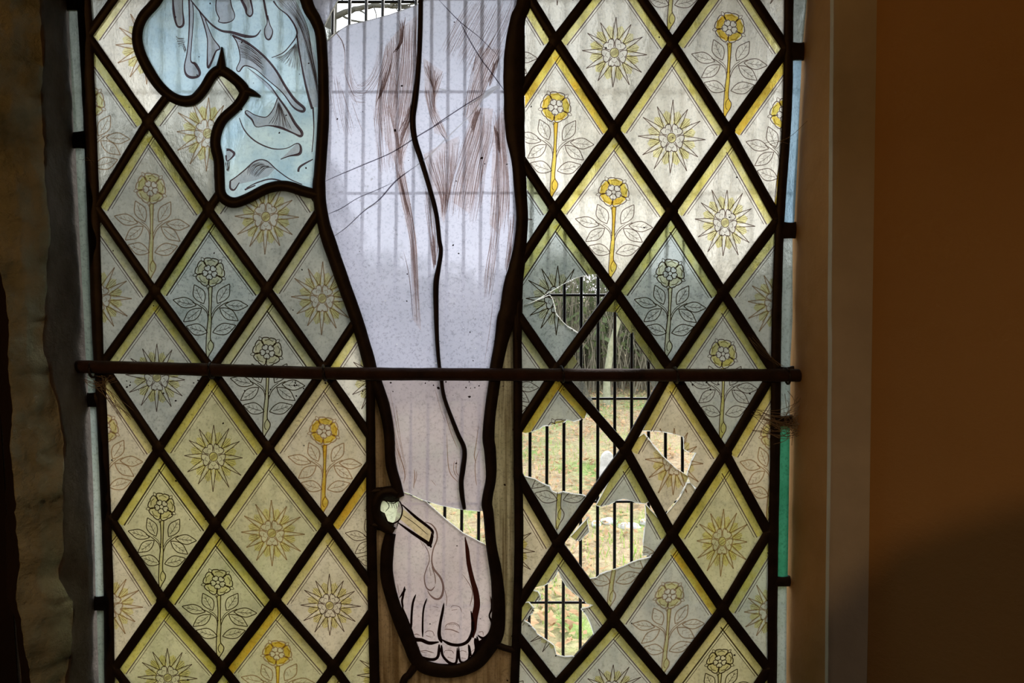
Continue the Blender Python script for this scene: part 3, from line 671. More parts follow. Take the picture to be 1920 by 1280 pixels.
for x0, y0, x1, y1, wd in ((110,262,160,262,34),(150,748,190,748,30),(165,1129,205,1129,30),(150,686,190,686,24),(1478,96,1516,96,36),(1458,431,1502,431,34),(1453,788,1488,788,22),(1449,1088,1484,1088,20),(118,4,150,4,34),(1455,698,1490,698,26)):
    lead([(x0, y0, wd), ((x0+x1)/2, y0+1, wd*0.9), (x1, y1, wd)], 'lead_tie', 0.0030)

# --- the figure's glass
THIGH = [(799,0),(784,9),(731,28),(690,39),(652,48),(636,58),(611,81),(603,90)]
shin_poly = [(985,-112),(880,-112),(840,-40)] + THIGH + LEG_L[5:] + LEG_R[::-1][:-1]
calf_poly = LOW_L + [(755,920),(768,924),(791,935),(826,946),(868,954),(900,957),(912,956)] + LOW_R[::-1][1:]
foot_poly = [(755,921),(768,926),(791,937),(799,939),(838,974),(868,998),(910,1020),(921,1022)] + FOOT_R[3:] + FOOT_L[::-1][1:]
def pane(name, polys, mat, label=None):
    mb = MB()
    for q in polys: slab(mb, q)
    return part(mb, name, [M[mat], BK], label)
shin = pane('leg_pane', [shin_poly], 'leg_up', 'lilac white glass of the knees and shins')
shard_top = pane('leg_shard', [[(560,-112),(640,-112),(652,-40),(635,0),(622,22),(613,40),(606,56),(598,58),(590,30),(575,0)]], 'leg_up')
calf = pane('leg_pane', [calf_poly], 'leg_low', 'pinkish glass of the ankle')
foot = pane('foot_pane', [foot_poly], 'foot', 'pale pink glass foot pierced by a nail')
drape = pane('drapery_pane', [DR_TOP + DRAPE + [(601,345),(601,320),(607,225),(607,150),(605,100),(601,62),(592,37),(575,0),(560,-112)]], 'drape', 'pale blue folded drapery glass')
pane('cross_pane', [[(697,725),(712,730),(722,770),(733,830),(738,900),(735,916),(697,918)]], 'wood', 'brown wood grain glass')
pane('cross_pane', [[(698,985),(722,988),(727,1078),(745,1140),(780,1240),(757,1280),(742,1402),(703,1402)]], 'wood', 'brown wood grain glass')
pane('cross_pane', [[(969,590),(958,602),(947,640),(935,700),(922,780),(921,891),(915,945),(923,1019),(936,1137),(925,1205),(965,1218),(972,1000),(971,800)]], 'wood2', 'olive brown wood grain glass')
pane('cross_pane', [[(757,1280),(782,1245),(850,1256),(909,1217),(925,1205),(966,1218),(962,1402),(742,1402)]], 'wood', 'brown wood grain glass')
q5 = lambda pts: Z(660, 900, 3.369, pts)
M['matt_glass'] = glass('opaque_painted_glass', (0.004, 0.003, 0.002), (0.008, 0.006, 0.004), 0.01, 0.4)
pane('painted_ground_pane', [[(697,916),(748,916),(752,930),(749,938),(734,941.5),(719,937),(711,944.5),(713,956),(722,961),(727.7,975.7),(737,979),(750,972),(741,1000),(697,990)]], 'matt_glass', 'blackened glass round the nail head')
nh = pane('nail_head_pane', [q5([(172,150),(200,124),(250,140),(300,128),(318,180),(305,240),(260,265),(228,255),(210,205),(180,190)])], 'nail', 'pale nail head')
ns = pane('nail_shank_pane', [], 'nail2') 
if ns is None:
    mb = MB(); flat(mb, q5([(328,180),(500,315),(492,398),(303,240)]), -TH-0.0006)
    ns = mb.build('painted_nail_shank', film('nail_shank_stain', (0.97, 0.92, 0.55)), foot)

# --- painting on the figure
DY = -TH - 0.0005
def strokes(items, name, mat, parent, within=None, taper=True, dy=DY):
    mb = MB()
    for pts in items: ribbon(mb, pts, dy, None, within, taper, 4)
    return mb.build(name, M[mat] if isinstance(mat, str) else mat, parent)
def bundle(A, B, n, wd, seed=0, jit=2.0, rag=0.22):
    n = int(n*1.7)
    rng = random.Random(seed); A = catmull([tuple(map(float, p)) for p in A], 6); B = catmull([tuple(map(float, p)) for p in B], 6); out = []
    for k in range(n):
        t = (k + rng.uniform(-.35, .35)) / max(1, n-1); s = rng.uniform(0, rag); e = 1 - rng.uniform(0, rag); j = rng.uniform(-jit, jit)
        pts = []
        for q in range(7):
            u = s + (e - s) * q / 6
            def at(C):
                x = u * (len(C)-1); i = min(int(x), len(C)-2); return [C[i][0]+(C[i+1][0]-C[i][0])*(x-i), C[i][1]+(C[i+1][1]-C[i][1])*(x-i)]
            a, c = at(A), at(B); pts.append((a[0]+(c[0]-a[0])*t + j*math.sin(u*5+k), a[1]+(c[1]-a[1])*t + j*0.5, wd*rng.uniform(.6, 1.3)))
        out.append(pts)
    return out
B_ = []
B_ += bundle([(722,80),(725,110),(712,150),(705,190),(700,240)], [(784,20),(781,80),(783,130),(776,190),(765,240)], 30, 1.0, 2)
B_ += bundle([(712,70),(704,120),(690,150),(665,165)], [(735,60),(725,110),(712,150),(690,190)], 7, 0.9, 3)
B_ += bundle([(728,110),(735,150),(730,200),(742,260),(742,300)], [(776,220),(768,260),(757,290),(752,330)], 16, 1.0, 4)
B_ += bundle([(736,270),(742,320),(754,380),(768,440),(775,500),(780,600)], [(752,270),(757,320),(769,380),(780,450),(784,520),(790,640)], 9, 1.1, 5)
B_ += bundle([(793,350),(800,400),(806,450),(812,505)], [(806,350),(818,400),(823,460),(815,510)], 7, 1.2, 6)
B_ += bundle([(880,0),(862,30),(842,65),(828,95)], [(972,0),(952,50),(925,105),(895,165)], 26, 0.9, 8)
B_ += bundle([(905,80),(885,130),(876,180),(868,230)], [(948,90),(928,130),(905,180),(888,235)], 15, 1.0, 9)
B_ += bundle([(794,105),(800,140),(812,160),(812,200)], [(832,135),(822,160),(815,190),(818,230)], 12, 1.0, 10)
B_ += bundle([(795,160),(800,190),(812,230),(832,262)], [(812,170),(815,200),(825,225),(842,262)], 7, 1.0, 11)
B_ += bundle([(892,200),(878,240),(862,290),(845,340),(838,400)], [(925,205),(925,260),(912,310),(905,370),(895,430)], 26, 1.0, 12)
B_ += bundle([(920,210),(928,260),(930,300),(925,350),(918,430)], [(948,190),(946,260),(952,310),(956,380),(950,440)], 18, 1.0, 13)
B_ += bundle([(922,380),(918,450),(912,500),(908,560)], [(936,350),(938,420),(930,480),(918,560)], 7, 1.1, 14)
B_ += bundle([(795,290),(810,330),(825,370),(830,410)], [(862,260),(855,310),(846,350),(834,410)], 26, 0.9, 15)
B_ += bundle([(955,400),(953,450),(946,510)], [(968,400),(962,450),(952,510)], 5, 1.4, 16)
B_ += bundle([(650,160),(665,190),(690,195)], [(655,110),(668,160),(700,160)], 6, 0.8, 17)
B_ += bundle([(618,100),(622,180),(640,260)], [(640,160),(655,210),(668,260)], 5, 0.8, 18)
B_ += bundle([(700,200),(705,260),(712,330)], [(730,200),(735,260),(740,330)], 10, 0.8, 19)
B_ += [[(632,62,1.2),(645,85,1.6),(648,115,1.4),(648,140,1.6),(660,172,1.8),(672,200,1)], [(660,190,1),(672,225,1.2),(682,250,.8)], [(925,560,.8),(918,620,1),(908,680,.7)], [(930,500,.8),(920,560,1)]]
for q in ([(722,90),(745,60),(782,30),(782,150),(770,250),(752,330),(738,300),(708,230),(706,180)], [(795,290),(830,270),(862,255),(850,330),(833,420),(815,380)], [(890,200),(925,205),(912,310),(880,400),(850,380),(866,290)],
          [(795,110),(830,135),(818,200),(842,262),(815,250),(797,180)], [(742,330),(760,320),(782,450),(790,620),(776,600),(768,450)], [(925,240),(950,190),(956,380),(935,440),(918,420)], [(900,90),(942,95),(905,180),(885,235),(872,220)]):
    mb = MB(); flat(mb, q, -TH-0.0003); mb.build('brown_smear', M['smear'], shin)
strokes(B_, 'fine_hatching', 'hair', shin, [shin_poly])
D_ = []
D_.append(bundle([(745,38),(752,60),(748,85),(736,102)], [(762,30),(758,55),(754,80),(742,100)], 5, 2.0, 21, 1))
D_.append(bundle([(716,150),(712,175),(706,200)], [(736,110),(730,140),(716,180)], 6, 1.8, 22, 1))
D_.append(bundle([(770,190),(762,220),(748,240)], [(776,190),(770,225),(755,262),(748,295)], 5, 2.0, 23, 1))
D_.append(bundle([(745,320),(757,370),(768,410)], [(748,320),(761,370),(772,410)], 3, 1.6, 24, .6))
D_.append(bundle([(796,118),(804,142),(812,165)], [(828,140),(820,155),(814,178)], 4, 1.8, 25, 1))
D_.append(bundle([(926,115),(922,135),(915,155)], [(938,100),(930,130),(918,165)], 4, 2.2, 26, 1))
D_.append(bundle([(896,205),(888,225),(880,250)], [(902,200),(896,225),(885,255)], 4, 2.2, 27, 1))
D_.append(bundle([(926,235),(932,260),(934,290)], [(930,240),(936,262),(940,290)], 3, 2.2, 28, 1))
D_.append(bundle([(808,440),(812,480),(814,505)], [(812,430),(817,470),(817,500)], 3, 2.2, 29, .6))
D_ += [[p_] for p_ in [[(630,62,1.5),(642,78,2.5),(648,100,1.8)], [(903,88,1),(893,105,2.2),(887,135,1.4)], [(958,455,2),(955,480,3.5),(949,510,2)], [(757,470,1),(768,520,1.6),(775,600,1.2)], [(935,55,1),(915,90,2.4),(900,112,1.2)]]]
for g_ in D_: strokes([[(x, y, k*0.8) for x, y, k in p_] for p_ in g_], 'dense_hatching', 'hair_d', shin, [shin_poly])
q4 = lambda pts: Z(640, 680, 4.2675, pts)
C_ = [q4(p) for p in ([(445,660,6),(470,740,8),(500,830,10),(512,900,8),(500,960,5)], [(585,850,5),(590,900,9),(580,1000,6)], [(600,860,4),(605,900,5),(590,960,4)],
      [(845,560,4),(850,700,5),(858,820,7),(880,890,8),(935,950,6)], [(905,780,4),(900,850,6),(925,910,5)], [(925,770,4),(920,860,6),(940,900,5)], [(1100,480,4),(1080,640,6),(1065,740,8),(1080,800,4)],
      [(1100,700,4),(1072,800,6),(1075,920,7),(1085,980,4)], [(750,200,3),(800,380,3),(840,480,3)], [(720,930,3),(760,980,4)], [(830,400,5),(880,560,5),(930,680,5)])]
C_ += bundle([(700,740),(720,800),(735,880)], [(735,730),(750,820),(770,900)], 7, .8, 41)
strokes(C_, 'painted_hatching', 'line_f', calf, [calf_poly])
T_ = [q5(p) for p in ([(335,665,6),(325,720,9),(318,760,9),(325,800,7)], [(405,715,6),(386,770,9),(378,850,9),(376,930,10)], [(475,740,5),(455,800,7),(448,880,7),(448,985,8)], [(582,770,7),(572,830,11),(558,900,12),(552,970,16),(568,1020,16)],
      [(318,790,10),(345,870,14),(372,940,16),(392,995,18),(440,1003,16),(490,1022,15),(550,1015,14)], [(568,1000,12),(620,1028,13),(680,1034,13),(730,1012,14),(758,960,14),(765,900,14),(752,820,10)],
      [(878,730,6),(884,800,9),(868,850,6),(886,900,12),(868,960,12),(830,992,12),(795,972,10)], [(383,1020,12),(398,1075,12),(440,1112,13),(510,1126,13),(545,1104,12),(552,1030,16)],
      [(566,1035,14),(574,1100,10),(620,1148,12),(660,1142,10),(666,1050,9)], [(675,1045,9),(684,1136,9),(730,1137,10),(742,1090,8),(736,1030,9)], [(742,1035,8),(755,1104,8),(784,1062,12),(778,990,18)],
      [(340,680,12),(300,740,3)], [(790,980,16),(800,1060,24),(770,1110,24),(700,1160,24),(600,1170,24),(450,1150,24),(370,1080,24)], [(375,1030,18),(345,940,12),(320,860,10)], [(880,980,20),(830,1010,22),(800,1030,24)])]
T_ = [[(x, y, k*1.35+0.6) for x, y, k in p] for p in T_]
strokes(T_, 'toe_outlines', 'matt', foot, [foot_poly])
F_ = [q5(p) for p in ([(590,925,3),(600,905,4),(640,893,4),(675,910,4),(682,935,3)], [(585,935,5),(630,938,6),(680,958,6)], [(610,905,3),(650,903,3),(675,920,3)], [(625,800,3),(640,785,3),(680,795,4),(695,830,3)], [(630,815,3),(665,810,3)],
      [(460,960,3),(480,945,4),(510,950,4),(522,980,3)], [(470,975,4),(500,985,3)], [(395,970,5),(410,965,5),(432,975,3)], [(425,1040,4),(428,1070,3),(470,1070,5),(520,1085,5)], [(430,1075,3),(480,1085,3)], [(585,1085,3),(590,1070,3),(630,1070,4),(645,1090,3)],
      [(680,1075,3),(700,1070,3),(725,1078,3)], [(605,1110,3),(640,1120,3)], [(690,1115,3),(720,1120,3)], [(750,1080,3),(775,1060,3)], [(800,955,4),(825,950,4),(830,975,3)],
      [(445,265,5),(475,262,6),(510,280,8),(535,320,9),(538,370,9),(515,430,8),(505,500,9),(518,555,12),(560,610,13),(578,670,13),(565,730,14),(535,745,12),(500,725,12),(478,690,9)],
      [(440,380,4),(480,440,5),(490,500,5),(470,560,6),(458,610,6),(470,670,8),(500,690,10),(525,665,9)], [(505,540,5),(525,600,6),(528,650,5)], [(490,540,3),(500,600,3)], [(450,275,3),(495,310,4),(520,360,4)],
      [(430,370,3),(455,420,3)], [(585,680,3),(600,740,4),(595,790,3)], [(700,590,3),(760,690,5),(745,790,5)], [(870,720,3),(880,780,5)], [(290,650,3),(300,720,3)], [(510,790,3),(550,800,3)])]
strokes(F_, 'painted_toe_and_wound_lines', 'hair_d', foot, [foot_poly])
strokes([q5(p) for p in ([(715,355,18),(728,430,24),(738,520,27),(760,620,30),(782,700,36),(790,780,40),(775,860,40),(770,940,34),(765,990,20)],)], 'blood_line', 'blood', foot, [foot_poly])
strokes([q5(p) for p in ([(318,150,18),(400,225,18),(500,305,18),(508,340,18),(492,400,26),(470,385,22),(380,325,20),(295,265,20)], [(320,215,4),(400,270,4),(480,340,4)])], 'nail_outline', 'matt', ns)
strokes([q5(p) for p in ([(210,205,8),(180,190,8),(168,150,8),(200,122,9),(228,140,5),(236,165,5),(212,195,5)], [(230,140,5),(265,142,6),(300,128,8),(320,180,9),(305,240,9),(262,268,9),(225,255,9),(208,205,8)], [(250,145,3),(258,170,3)], [(264,145,3),(272,172,3)], [(278,142,3),(286,172,3)], [(292,135,3),(298,165,3)])], 'nail_outline', 'matt', nh)

zd = lambda pts: Z(0, 0, 2.977, pts)
FO = [[(970,0,8),(975,70,14),(990,140,10),(1010,155,12),(1030,135,12),(1025,60,6),(1025,0,6)], [(1060,0,10),(1062,120,8),(1057,230,6),(1047,310,6),(1035,370,7),(1042,415,12),(1070,435,16),(1110,430,12),(1120,405,14),(1095,360,16),(1070,340,6),(1075,240,5),(1085,100,5),(1080,20,5)],
 [(1070,5,7),(1130,80,9),(1185,140,10),(1240,175,12),(1300,185,16),(1370,205,18),(1430,205,10),(1460,170,5)], [(1115,60,5),(1140,130,7),(1162,220,6),(1162,300,6),(1165,380,12),(1185,350,12),(1210,290,8),(1232,270,8),(1190,210,5),(1150,110,5)],
 [(1212,0,7),(1210,60,6),(1228,105,6),(1225,125,5),(1260,132,7),(1300,120,5),(1315,90,5),(1298,40,6),(1290,0,6)], [(1350,0,14),(1375,50,16),(1380,80,8),(1400,95,10),(1415,70,8),(1402,0,12)],
 [(1475,0,12),(1490,80,12),(1495,130,5),(1480,170,5),(1488,215,8),(1510,222,10),(1526,180,6),(1510,140,5),(1497,90,9)], [(1530,10,10),(1560,50,6),(1610,90,8),(1650,150,10),(1660,200,8),(1620,260,6),(1580,300,6),(1520,325,4)],
 [(1660,200,9),(1680,330,9),(1710,480,12),(1745,610,14)], [(1300,200,12),(1380,240,14),(1470,310,12),(1540,390,12),(1600,490,14),(1650,560,16),(1700,605,16),(1690,625,14),(1640,600,9),(1580,520,6),(1500,450,5),(1430,390,5),(1370,370,7),(1340,402,7),(1325,385,5),(1345,330,5),(1330,250,6),(1305,205,6)],
 [(1385,380,3),(1500,470,5),(1560,550,10),(1610,620,12),(1650,690,16),(1688,740,16),(1680,762,14),(1640,745,9),(1570,715,14),(1500,703,6),(1435,710,5),(1410,670,10),(1375,635,8),(1385,620,5),(1430,645,5),(1490,655,5),(1530,610,5),(1552,550,5)],
 [(1340,660,5),(1370,730,7),(1430,790,8),(1520,830,7),(1600,830,5),(1660,802,6),(1682,822,12),(1675,860,16),(1620,872,7),(1570,890,5)], [(1268,838,16),(1288,838,12),(1312,858,14),(1300,880,8),(1272,900,6),(1266,868,10)],
 [(1290,1010,8),(1320,990,6),(1370,950,7),(1430,900,8),(1490,898,7),(1550,950,6),(1620,1000,6),(1690,1030,5)], [(1290,1010,9),(1290,1050,12),(1312,1060,10),(1340,1020,5)], [(1750,600,10),(1755,720,6),(1745,850,5)], [(1750,890,6),(1680,930,12),(1668,960,12)],
 [(1380,1050,5),(1440,1020,7),(1520,1000,8),(1600,1020,8),(1660,1040,5)], [(1370,1060,10),(1430,1035,6)]]
FO = [zd(p) for p in FO]
dpoly = DR_TOP + DRAPE + [(601,345),(601,320),(607,225),(607,150),(605,100),(601,62),(592,37),(575,0),(560,-112)]
strokes(FO, 'fold_lines', 'fold', drape, [dpoly], taper=False)
HA = []
for A, B, n in (([(1540,0),(1620,70),(1680,160),(1720,300),(1760,450),(1780,560)], [(1650,0),(1720,150),(1745,300),(1780,470)], 8), ([(1330,230),(1400,260),(1470,320)], [(1340,320),(1400,340),(1480,400)], 10),
                ([(1530,325),(1590,310),(1650,250)], [(1680,420),(1670,330),(1660,230)], 11), ([(985,200),(1000,215),(1040,215)], [(1000,265),(1010,255),(1040,245)], 5), ([(1500,700),(1540,640),(1555,570)], [(1640,740),(1600,660),(1560,570)], 10),
                ([(1380,980),(1400,930),(1460,905)], [(1440,990),(1490,940),(1530,940)], 8), ([(1020,250),(1040,300)], [(1030,240),(1045,290)], 3), ([(1270,960),(1262,900)], [(1280,960),(1290,890)], 5)):
    strokes(bundle(zd(A), zd(B), n, 0.9, n, 0.6, 0.15), 'fold_hatching', 'line', drape, [dpoly])
mb = MB()
for i in (0, 1, 3, 4, 5, 6, 9, 10, 12):
    flat(mb, [(p[0], p[1]) for p in FO[i]], -TH-0.0003)
for q in ([(1290,1010),(1370,950),(1430,900),(1490,898),(1540,940),(1500,985),(1420,1010),(1330,1030),(1300,1060)], [(1540,0),(1650,150),(1680,330),(1745,600),(1782,600),(1770,350),(1700,100),(1650,0)], [(1570,890),(1660,802),(1682,822),(1675,860)]):
    flat(mb, zd(q), -TH-0.0003)
mb.build('matt_shading', M['wash'], drape)

# --- cracks, with glints of light painted in as pale strokes
q6 = lambda pts: Z(600, 0, 5.333, pts); q7 = lambda pts: Z(600, 220, 5.333, pts)
dark = [q6([(1175,-10,6),(1390,215,9),(1600,385,6),(1790,575,5)]), q6([(1400,220,8),(1470,360,10),(1600,580,11),(1720,740,10),(1845,915,12)]), q6([(1640,940,8),(1400,1090,11),(1130,1270,10)]),
        q7([(1290,10,10),(1000,180,12),(730,350,10),(430,480,10),(170,590,8),(40,650,7)]), q7([(960,490,8),(760,640,14),(600,820,12),(430,950,9),(270,1100,8),(130,1200,8)]), q7([(740,650,5),(590,720,7),(380,810,7),(220,910,8),(80,970,7)]), q7([(1200,150,4),(1250,215,8),(1270,270,4)])]
white = [q6([(1790,870,30),(1720,900,40),(1600,985,22),(1400,1110,5)]), q6([(1790,880,16),(1650,970,18),(1520,1140,9),(1400,1260,7)]), q7([(1460,30,8),(1280,200,14),(1110,370,16),(950,500,14)]), q6([(1180,885,8),(1240,905,12),(1270,910,5)]),
         q7([(430,940,10),(530,880,16),(620,850,8)]), q6([(1745,905,20),(1680,955,24),(1640,985,22)])]
strokes(dark, 'crack', 'crack', shin, [shin_poly], dy=-TH-0.0007)
for g_ in white: strokes([g_], 'painted_crack_glint', 'edge', shin, [shin_poly], dy=-TH-0.0008)
mb = MB(); rng = random.Random(5)
for (x0, y0, x1, y1), n_ in (((635,440,720,370),14), ((675,380,700,330),8), ((640,300,700,320),8), ((700,520,960,680),14), ((740,430,760,520),8), ((620,240,680,340),6)):
    for _ in range(n_):
        t = rng.random(); x = x0+(x1-x0)*t+rng.uniform(-5,5); y = y0+(y1-y0)*t+rng.uniform(-5,5)
        if n_ == 14 and x1 == 960: x, y = rng.uniform(x0, x1), rng.uniform(y0, y1)
        if inside((x, y), shin_poly):
            r = rng.uniform(0.7, 2.0); flat(mb, [(x+r*math.cos(a), y+r*math.sin(a)) for a in (0,1,2,3,4,5)], -TH-0.0008)
mb.build('painted_seed_glints', M['edge'], shin)  # pale flecks painted as glints of light in the glass seeds
eb = MB()
def etube(mbx, pts, k): 
    mbx.tube([W(x, y, -TH*0.4) for x, y in densify(pts, 6)], [k*0.00024]*len(densify(pts, 6)), 5)
etube(eb, [(p[0], p[1]) for p in THIGH], 1.3); etube(eb, [(636,58),(625,66),(611,81)], 3.2); eb.build('broken_edge_glint', M['edge'], shin)
eb = MB(); etube(eb, [(641,-10),(635,0),(622,22),(613,40),(606,56)], 2.6); eb.build('broken_edge_glint', M['edge'], shard_top)
pane('leg_shard', [[(603,58),(611,52),(622,57),(620,68),(610,82),(602,84)]], 'shard')
eb = MB(); etube(eb, [(755,920),(768,924),(791,935),(826,946),(868,954),(900,957)], 2.6); eb.build('broken_edge_glint', M['edge'], calf)
eb = MB(); etube(eb, [(797,938),(838,974),(868,998),(910,1020)], 2.2); eb.build('broken_edge_glint', M['edge'], foot)

# fly specks and grit stuck to the glass, thickest just under the bar
rng = random.Random(77); mb = MB()
for k in range(260):
    if k < 120: x, y = rng.uniform(215, 1440), 712 + abs(rng.gauss(0, 16))
    else: x, y = rng.uniform(200, 1440), rng.uniform(0, 1280)
    rr = rng.uniform(0.6, 2.0) * (1.4 if rng.random() < .12 else 1); rt = rng.uniform(0, 3)
    if any(inside((x, y), h) for h in ([(985,800),(1100,770),(1110,930),(985,890)], [(1060,700),(1240,710),(1170,830)], [(1100,950),(1215,945),(1205,1050),(1100,1085),(1050,1020)], [(1000,1080),(1100,1120),(1110,1220),(1000,1200)], [(800,935),(915,960),(915,1025)], [(1205,805),(1295,815),(1290,900)], [(1030,520),(1140,515),(1090,630),(1040,600)], [(1090,600),(1190,600),(1240,700),(1060,700)])): continue
    flat(mb, [(x + rr*math.cos(a + rt)*(1 + .4*math.sin(2*a)), y + rr*math.sin(a + rt)) for a in (0, 1, 2, 3, 4, 5)], -TH-0.0006)
o = part(mb, 'grime_specks', M['matt']); o['kind'] = 'stuff'

# ------------------------------------------------------------------ iron saddle bar tied across the window
bar = empty('saddle_bar', P(820, 698, -0.012)); tag(bar, 'rusty iron bar running level across the whole leaded window', 'iron bar')
def TB(px, py, dy): 
    p = W(px, py, 0); p.y = dy; return p
bp = [(132,684,-0.011),(200,685,-0.011),(400,690,-0.011),(640,697,-0.011),(960,699,-0.011),(1250,700,-0.011),(1480,700,-0.012),(1546,704,-0.012)]
bp = densify(catmull(bp, 3), 12); mb = MB()
# y is scaled toward the camera so that the bar stays level with the joints it is tied to
mb.tube([TB(x, y, d) for x, y, d in bp], [0.0060 + 0.0004*noise.noise(Vector((x*.03, 0, 0))) for x, y, d in bp], 12)
o = mb.build('bar', M['iron'], None, True); keep_parent(o, bar)
for x, y in ((180,690),(398,692),(608,696),(1047,698),(1257,700),(1462,702)):
    mb = MB(); c = TB(x, y, -0.011); pts = [c + Vector((0.0035*math.sin(a*0.5)*0.4 + 0.0006*a, 0.0072*math.cos(a), 0.0072*math.sin(a))) for a in [i*0.4 for i in range(17)]]
    mb.tube(pts, [0.0012]*len(pts), 6)
    o = mb.build('tie_wire', M['lead'], None, True); keep_parent(o, bar)
mb = MB()
for c, r in (((1524,684),0.0042),((1519,689),0.0030),((1530,690),0.0026)):
    p = TB(c[0], c[1]+1, -0.012); bm = bmesh.new(); bmesh.ops.create_icosphere(bm, subdivisions=2, radius=r)
    vs = [p + v.co * (1 + .25*noise.noise(v.co*300)) for v in bm.verts]; mb.add(vs, [tuple(v.index for v in f.verts) for f in bm.faces]); bm.free()
o = mb.build('lime_lump', pbr('white_lime_crumb', [(0.3, (0.5, 0.48, 0.45)), (0.7, (0.75, 0.73, 0.7))], 200, 0.9, 0.3), None, True); keep_parent(o, bar)

# ------------------------------------------------------------------ cobwebs
def web(pts_list, label, wd=0.00018):
    mb = MB()
    for pts in pts_list:
        pp = densify(catmull([tuple(map(float, p)) for p in pts], 5), 6)
        mb.tube([TB(x, y, d) for x, y, d in pp], [wd]*len(pp), 4)
    o = mb.build('cobweb', film('cobweb_silk', (0.75, 0.72, 0.68), 0.35, (0.5, 0.42, 0.33)), None)
    return tag(o, label, 'cobweb')
rng = random.Random(11); L1 = []
for k in range(26):
    x0, y0 = rng.uniform(1405, 1450), rng.uniform(765, 805); x1, y1 = rng.uniform(1478, 1520), rng.uniform(735, 810)
    L1.append([(x0, y0, -0.006), ((x0+x1)/2, max(y0, y1)+rng.uniform(-4, 14), -0.009), (x1, y1, -0.016)])
for k in range(16):
    x0, y0 = rng.uniform(1462, 1500), rng.uniform(715, 800); L1.append([(x0, y0, -0.01), (x0+rng.uniform(-14,14), y0+rng.uniform(10,25), -0.012), (x0+rng.uniform(-20,20), y0+rng.uniform(20,45), -0.01)])
web(L1, 'dusty grey cobweb sagging below the right end of the iron bar', 0.0003)
web([[(1440,272,-0.005),(1470,262,-0.010),(1495,238,-0.018),(1521,208,-0.022)],[(1430,270,-0.004),(1450,266,-0.007),(1472,272,-0.008)],[(1440,272,-0.005),(1452,280,-0.006),(1462,268,-0.006)]], 'single strand of cobweb crossing the blue border glass at upper right', 0.00022)
L2 = [[(rng.uniform(165,200), rng.uniform(700,730), -0.005), (rng.uniform(190,215), rng.uniform(720,745), -0.008), (rng.uniform(220,262), rng.uniform(760,790), -0.005)] for _ in range(12)]
L2 += [[(rng.uniform(150,180), rng.uniform(695,712), -0.01), (rng.uniform(180,205), rng.uniform(700,725), -0.01), (rng.uniform(205,230), rng.uniform(700,712), -0.01)] for _ in range(8)]
web(L2, 'dusty cobweb hanging beneath the left end of the iron bar', 0.00024)
L3 = [[(1398+rng.uniform(0,10), 625+rng.uniform(0,12), -0.005), (1425+rng.uniform(-5,5), 655+rng.uniform(-6,6), -0.008), (1455+rng.uniform(-5,10), 684, -0.010)] for _ in range(7)]
web(L3, 'small cobweb on the diamond corner just above the right end of the bar', 0.00012)
web([[(152,300,-0.004),(168,302,-0.007),(182,303,-0.005)],[(158,304,-0.004),(170,297,-0.007),(180,310,-0.005)]], 'thin wisp of cobweb on the left border lead beside the upper diamonds', 0.00014)

# ------------------------------------------------------------------ iron window guard outside
GY = 0.13
guard = empty('window_guard', P(900, 1300, GY)); tag(guard, 'black metal guard of thin upright bars and level rails fixed outside the window', 'window guard')
for k in range(-31, 17):
    mb = MB(); a = P(1061 + 31.0*k, -150, GY); c = P(1055 + 32.2*k, 1440, GY)
    mb.tube([a, a.lerp(c, .5), c], [0.00185]*3, 8); o = mb.build('upright_bar', M['guard'], None, True); keep_parent(o, guard)
for y in (-14, 3, 175, 363, 553, 747, 940, 1129, 1318):
    if y == -14: continue
    mb = MB(); mb.tube([P(50, y+2, GY+0.003), P(960, y, GY+0.003), P(1570, y, GY+0.003)], [0.0016]*3, 8); o = mb.build('rail', M['guard'], None, True); keep_parent(o, guard)
for x, y in ((52,175),(52,1129),(1568,175),(1568,1129)):
    mb = MB(); p = P(x, y, GY+0.003); mb.tube([p, p + Vector((0, -0.034, 0))], [0.004]*2, 8); o = mb.build('bracket', M['guard'], None, True); keep_parent(o, guard)
# ------------------------------------------------------------------ the churchyard outside
from mathutils import Matrix
def gmat():
    m, n, l, o = nt('churchyard_turf'); b_ = n.new('ShaderNodeBsdfPrincipled'); b_.inputs['Roughness'].default_value = 0.95
    x = nz(n, l, 1.1, 5, 0.6); y = nz(n, l, 22, 6, 0.7)
    r1 = ramp(n, [(0.44, (0.50, 0.40, 0.27)), (0.54, (0.44, 0.44, 0.24)), (0.64, (0.26, 0.42, 0.11))]); r2 = ramp(n, [(0.3, (0.55, 0.5, 0.42)), (0.7, (1.25, 1.2, 1.1))])
    l.new(x.outputs['Fac'], r1.inputs[0]); l.new(y.outputs['Fac'], r2.inputs[0])
    mx = n.new('ShaderNodeMix'); mx.data_type = 'RGBA'; mx.blend_type = 'MULTIPLY'; mx.inputs[0].default_value = 1
    l.new(r1.outputs[0], mx.inputs[6]); l.new(r2.outputs[0], mx.inputs[7]); l.new(mx.outputs[2], b_.inputs['Base Color'])
    bp_ = n.new('ShaderNodeBump'); bp_.inputs['Distance'].default_value = 0.05; l.new(y.outputs['Fac'], bp_.inputs['Height']); l.new(bp_.outputs[0], b_.inputs['Normal'])
    l.new(b_.outputs[0], o.inputs[0]); return m
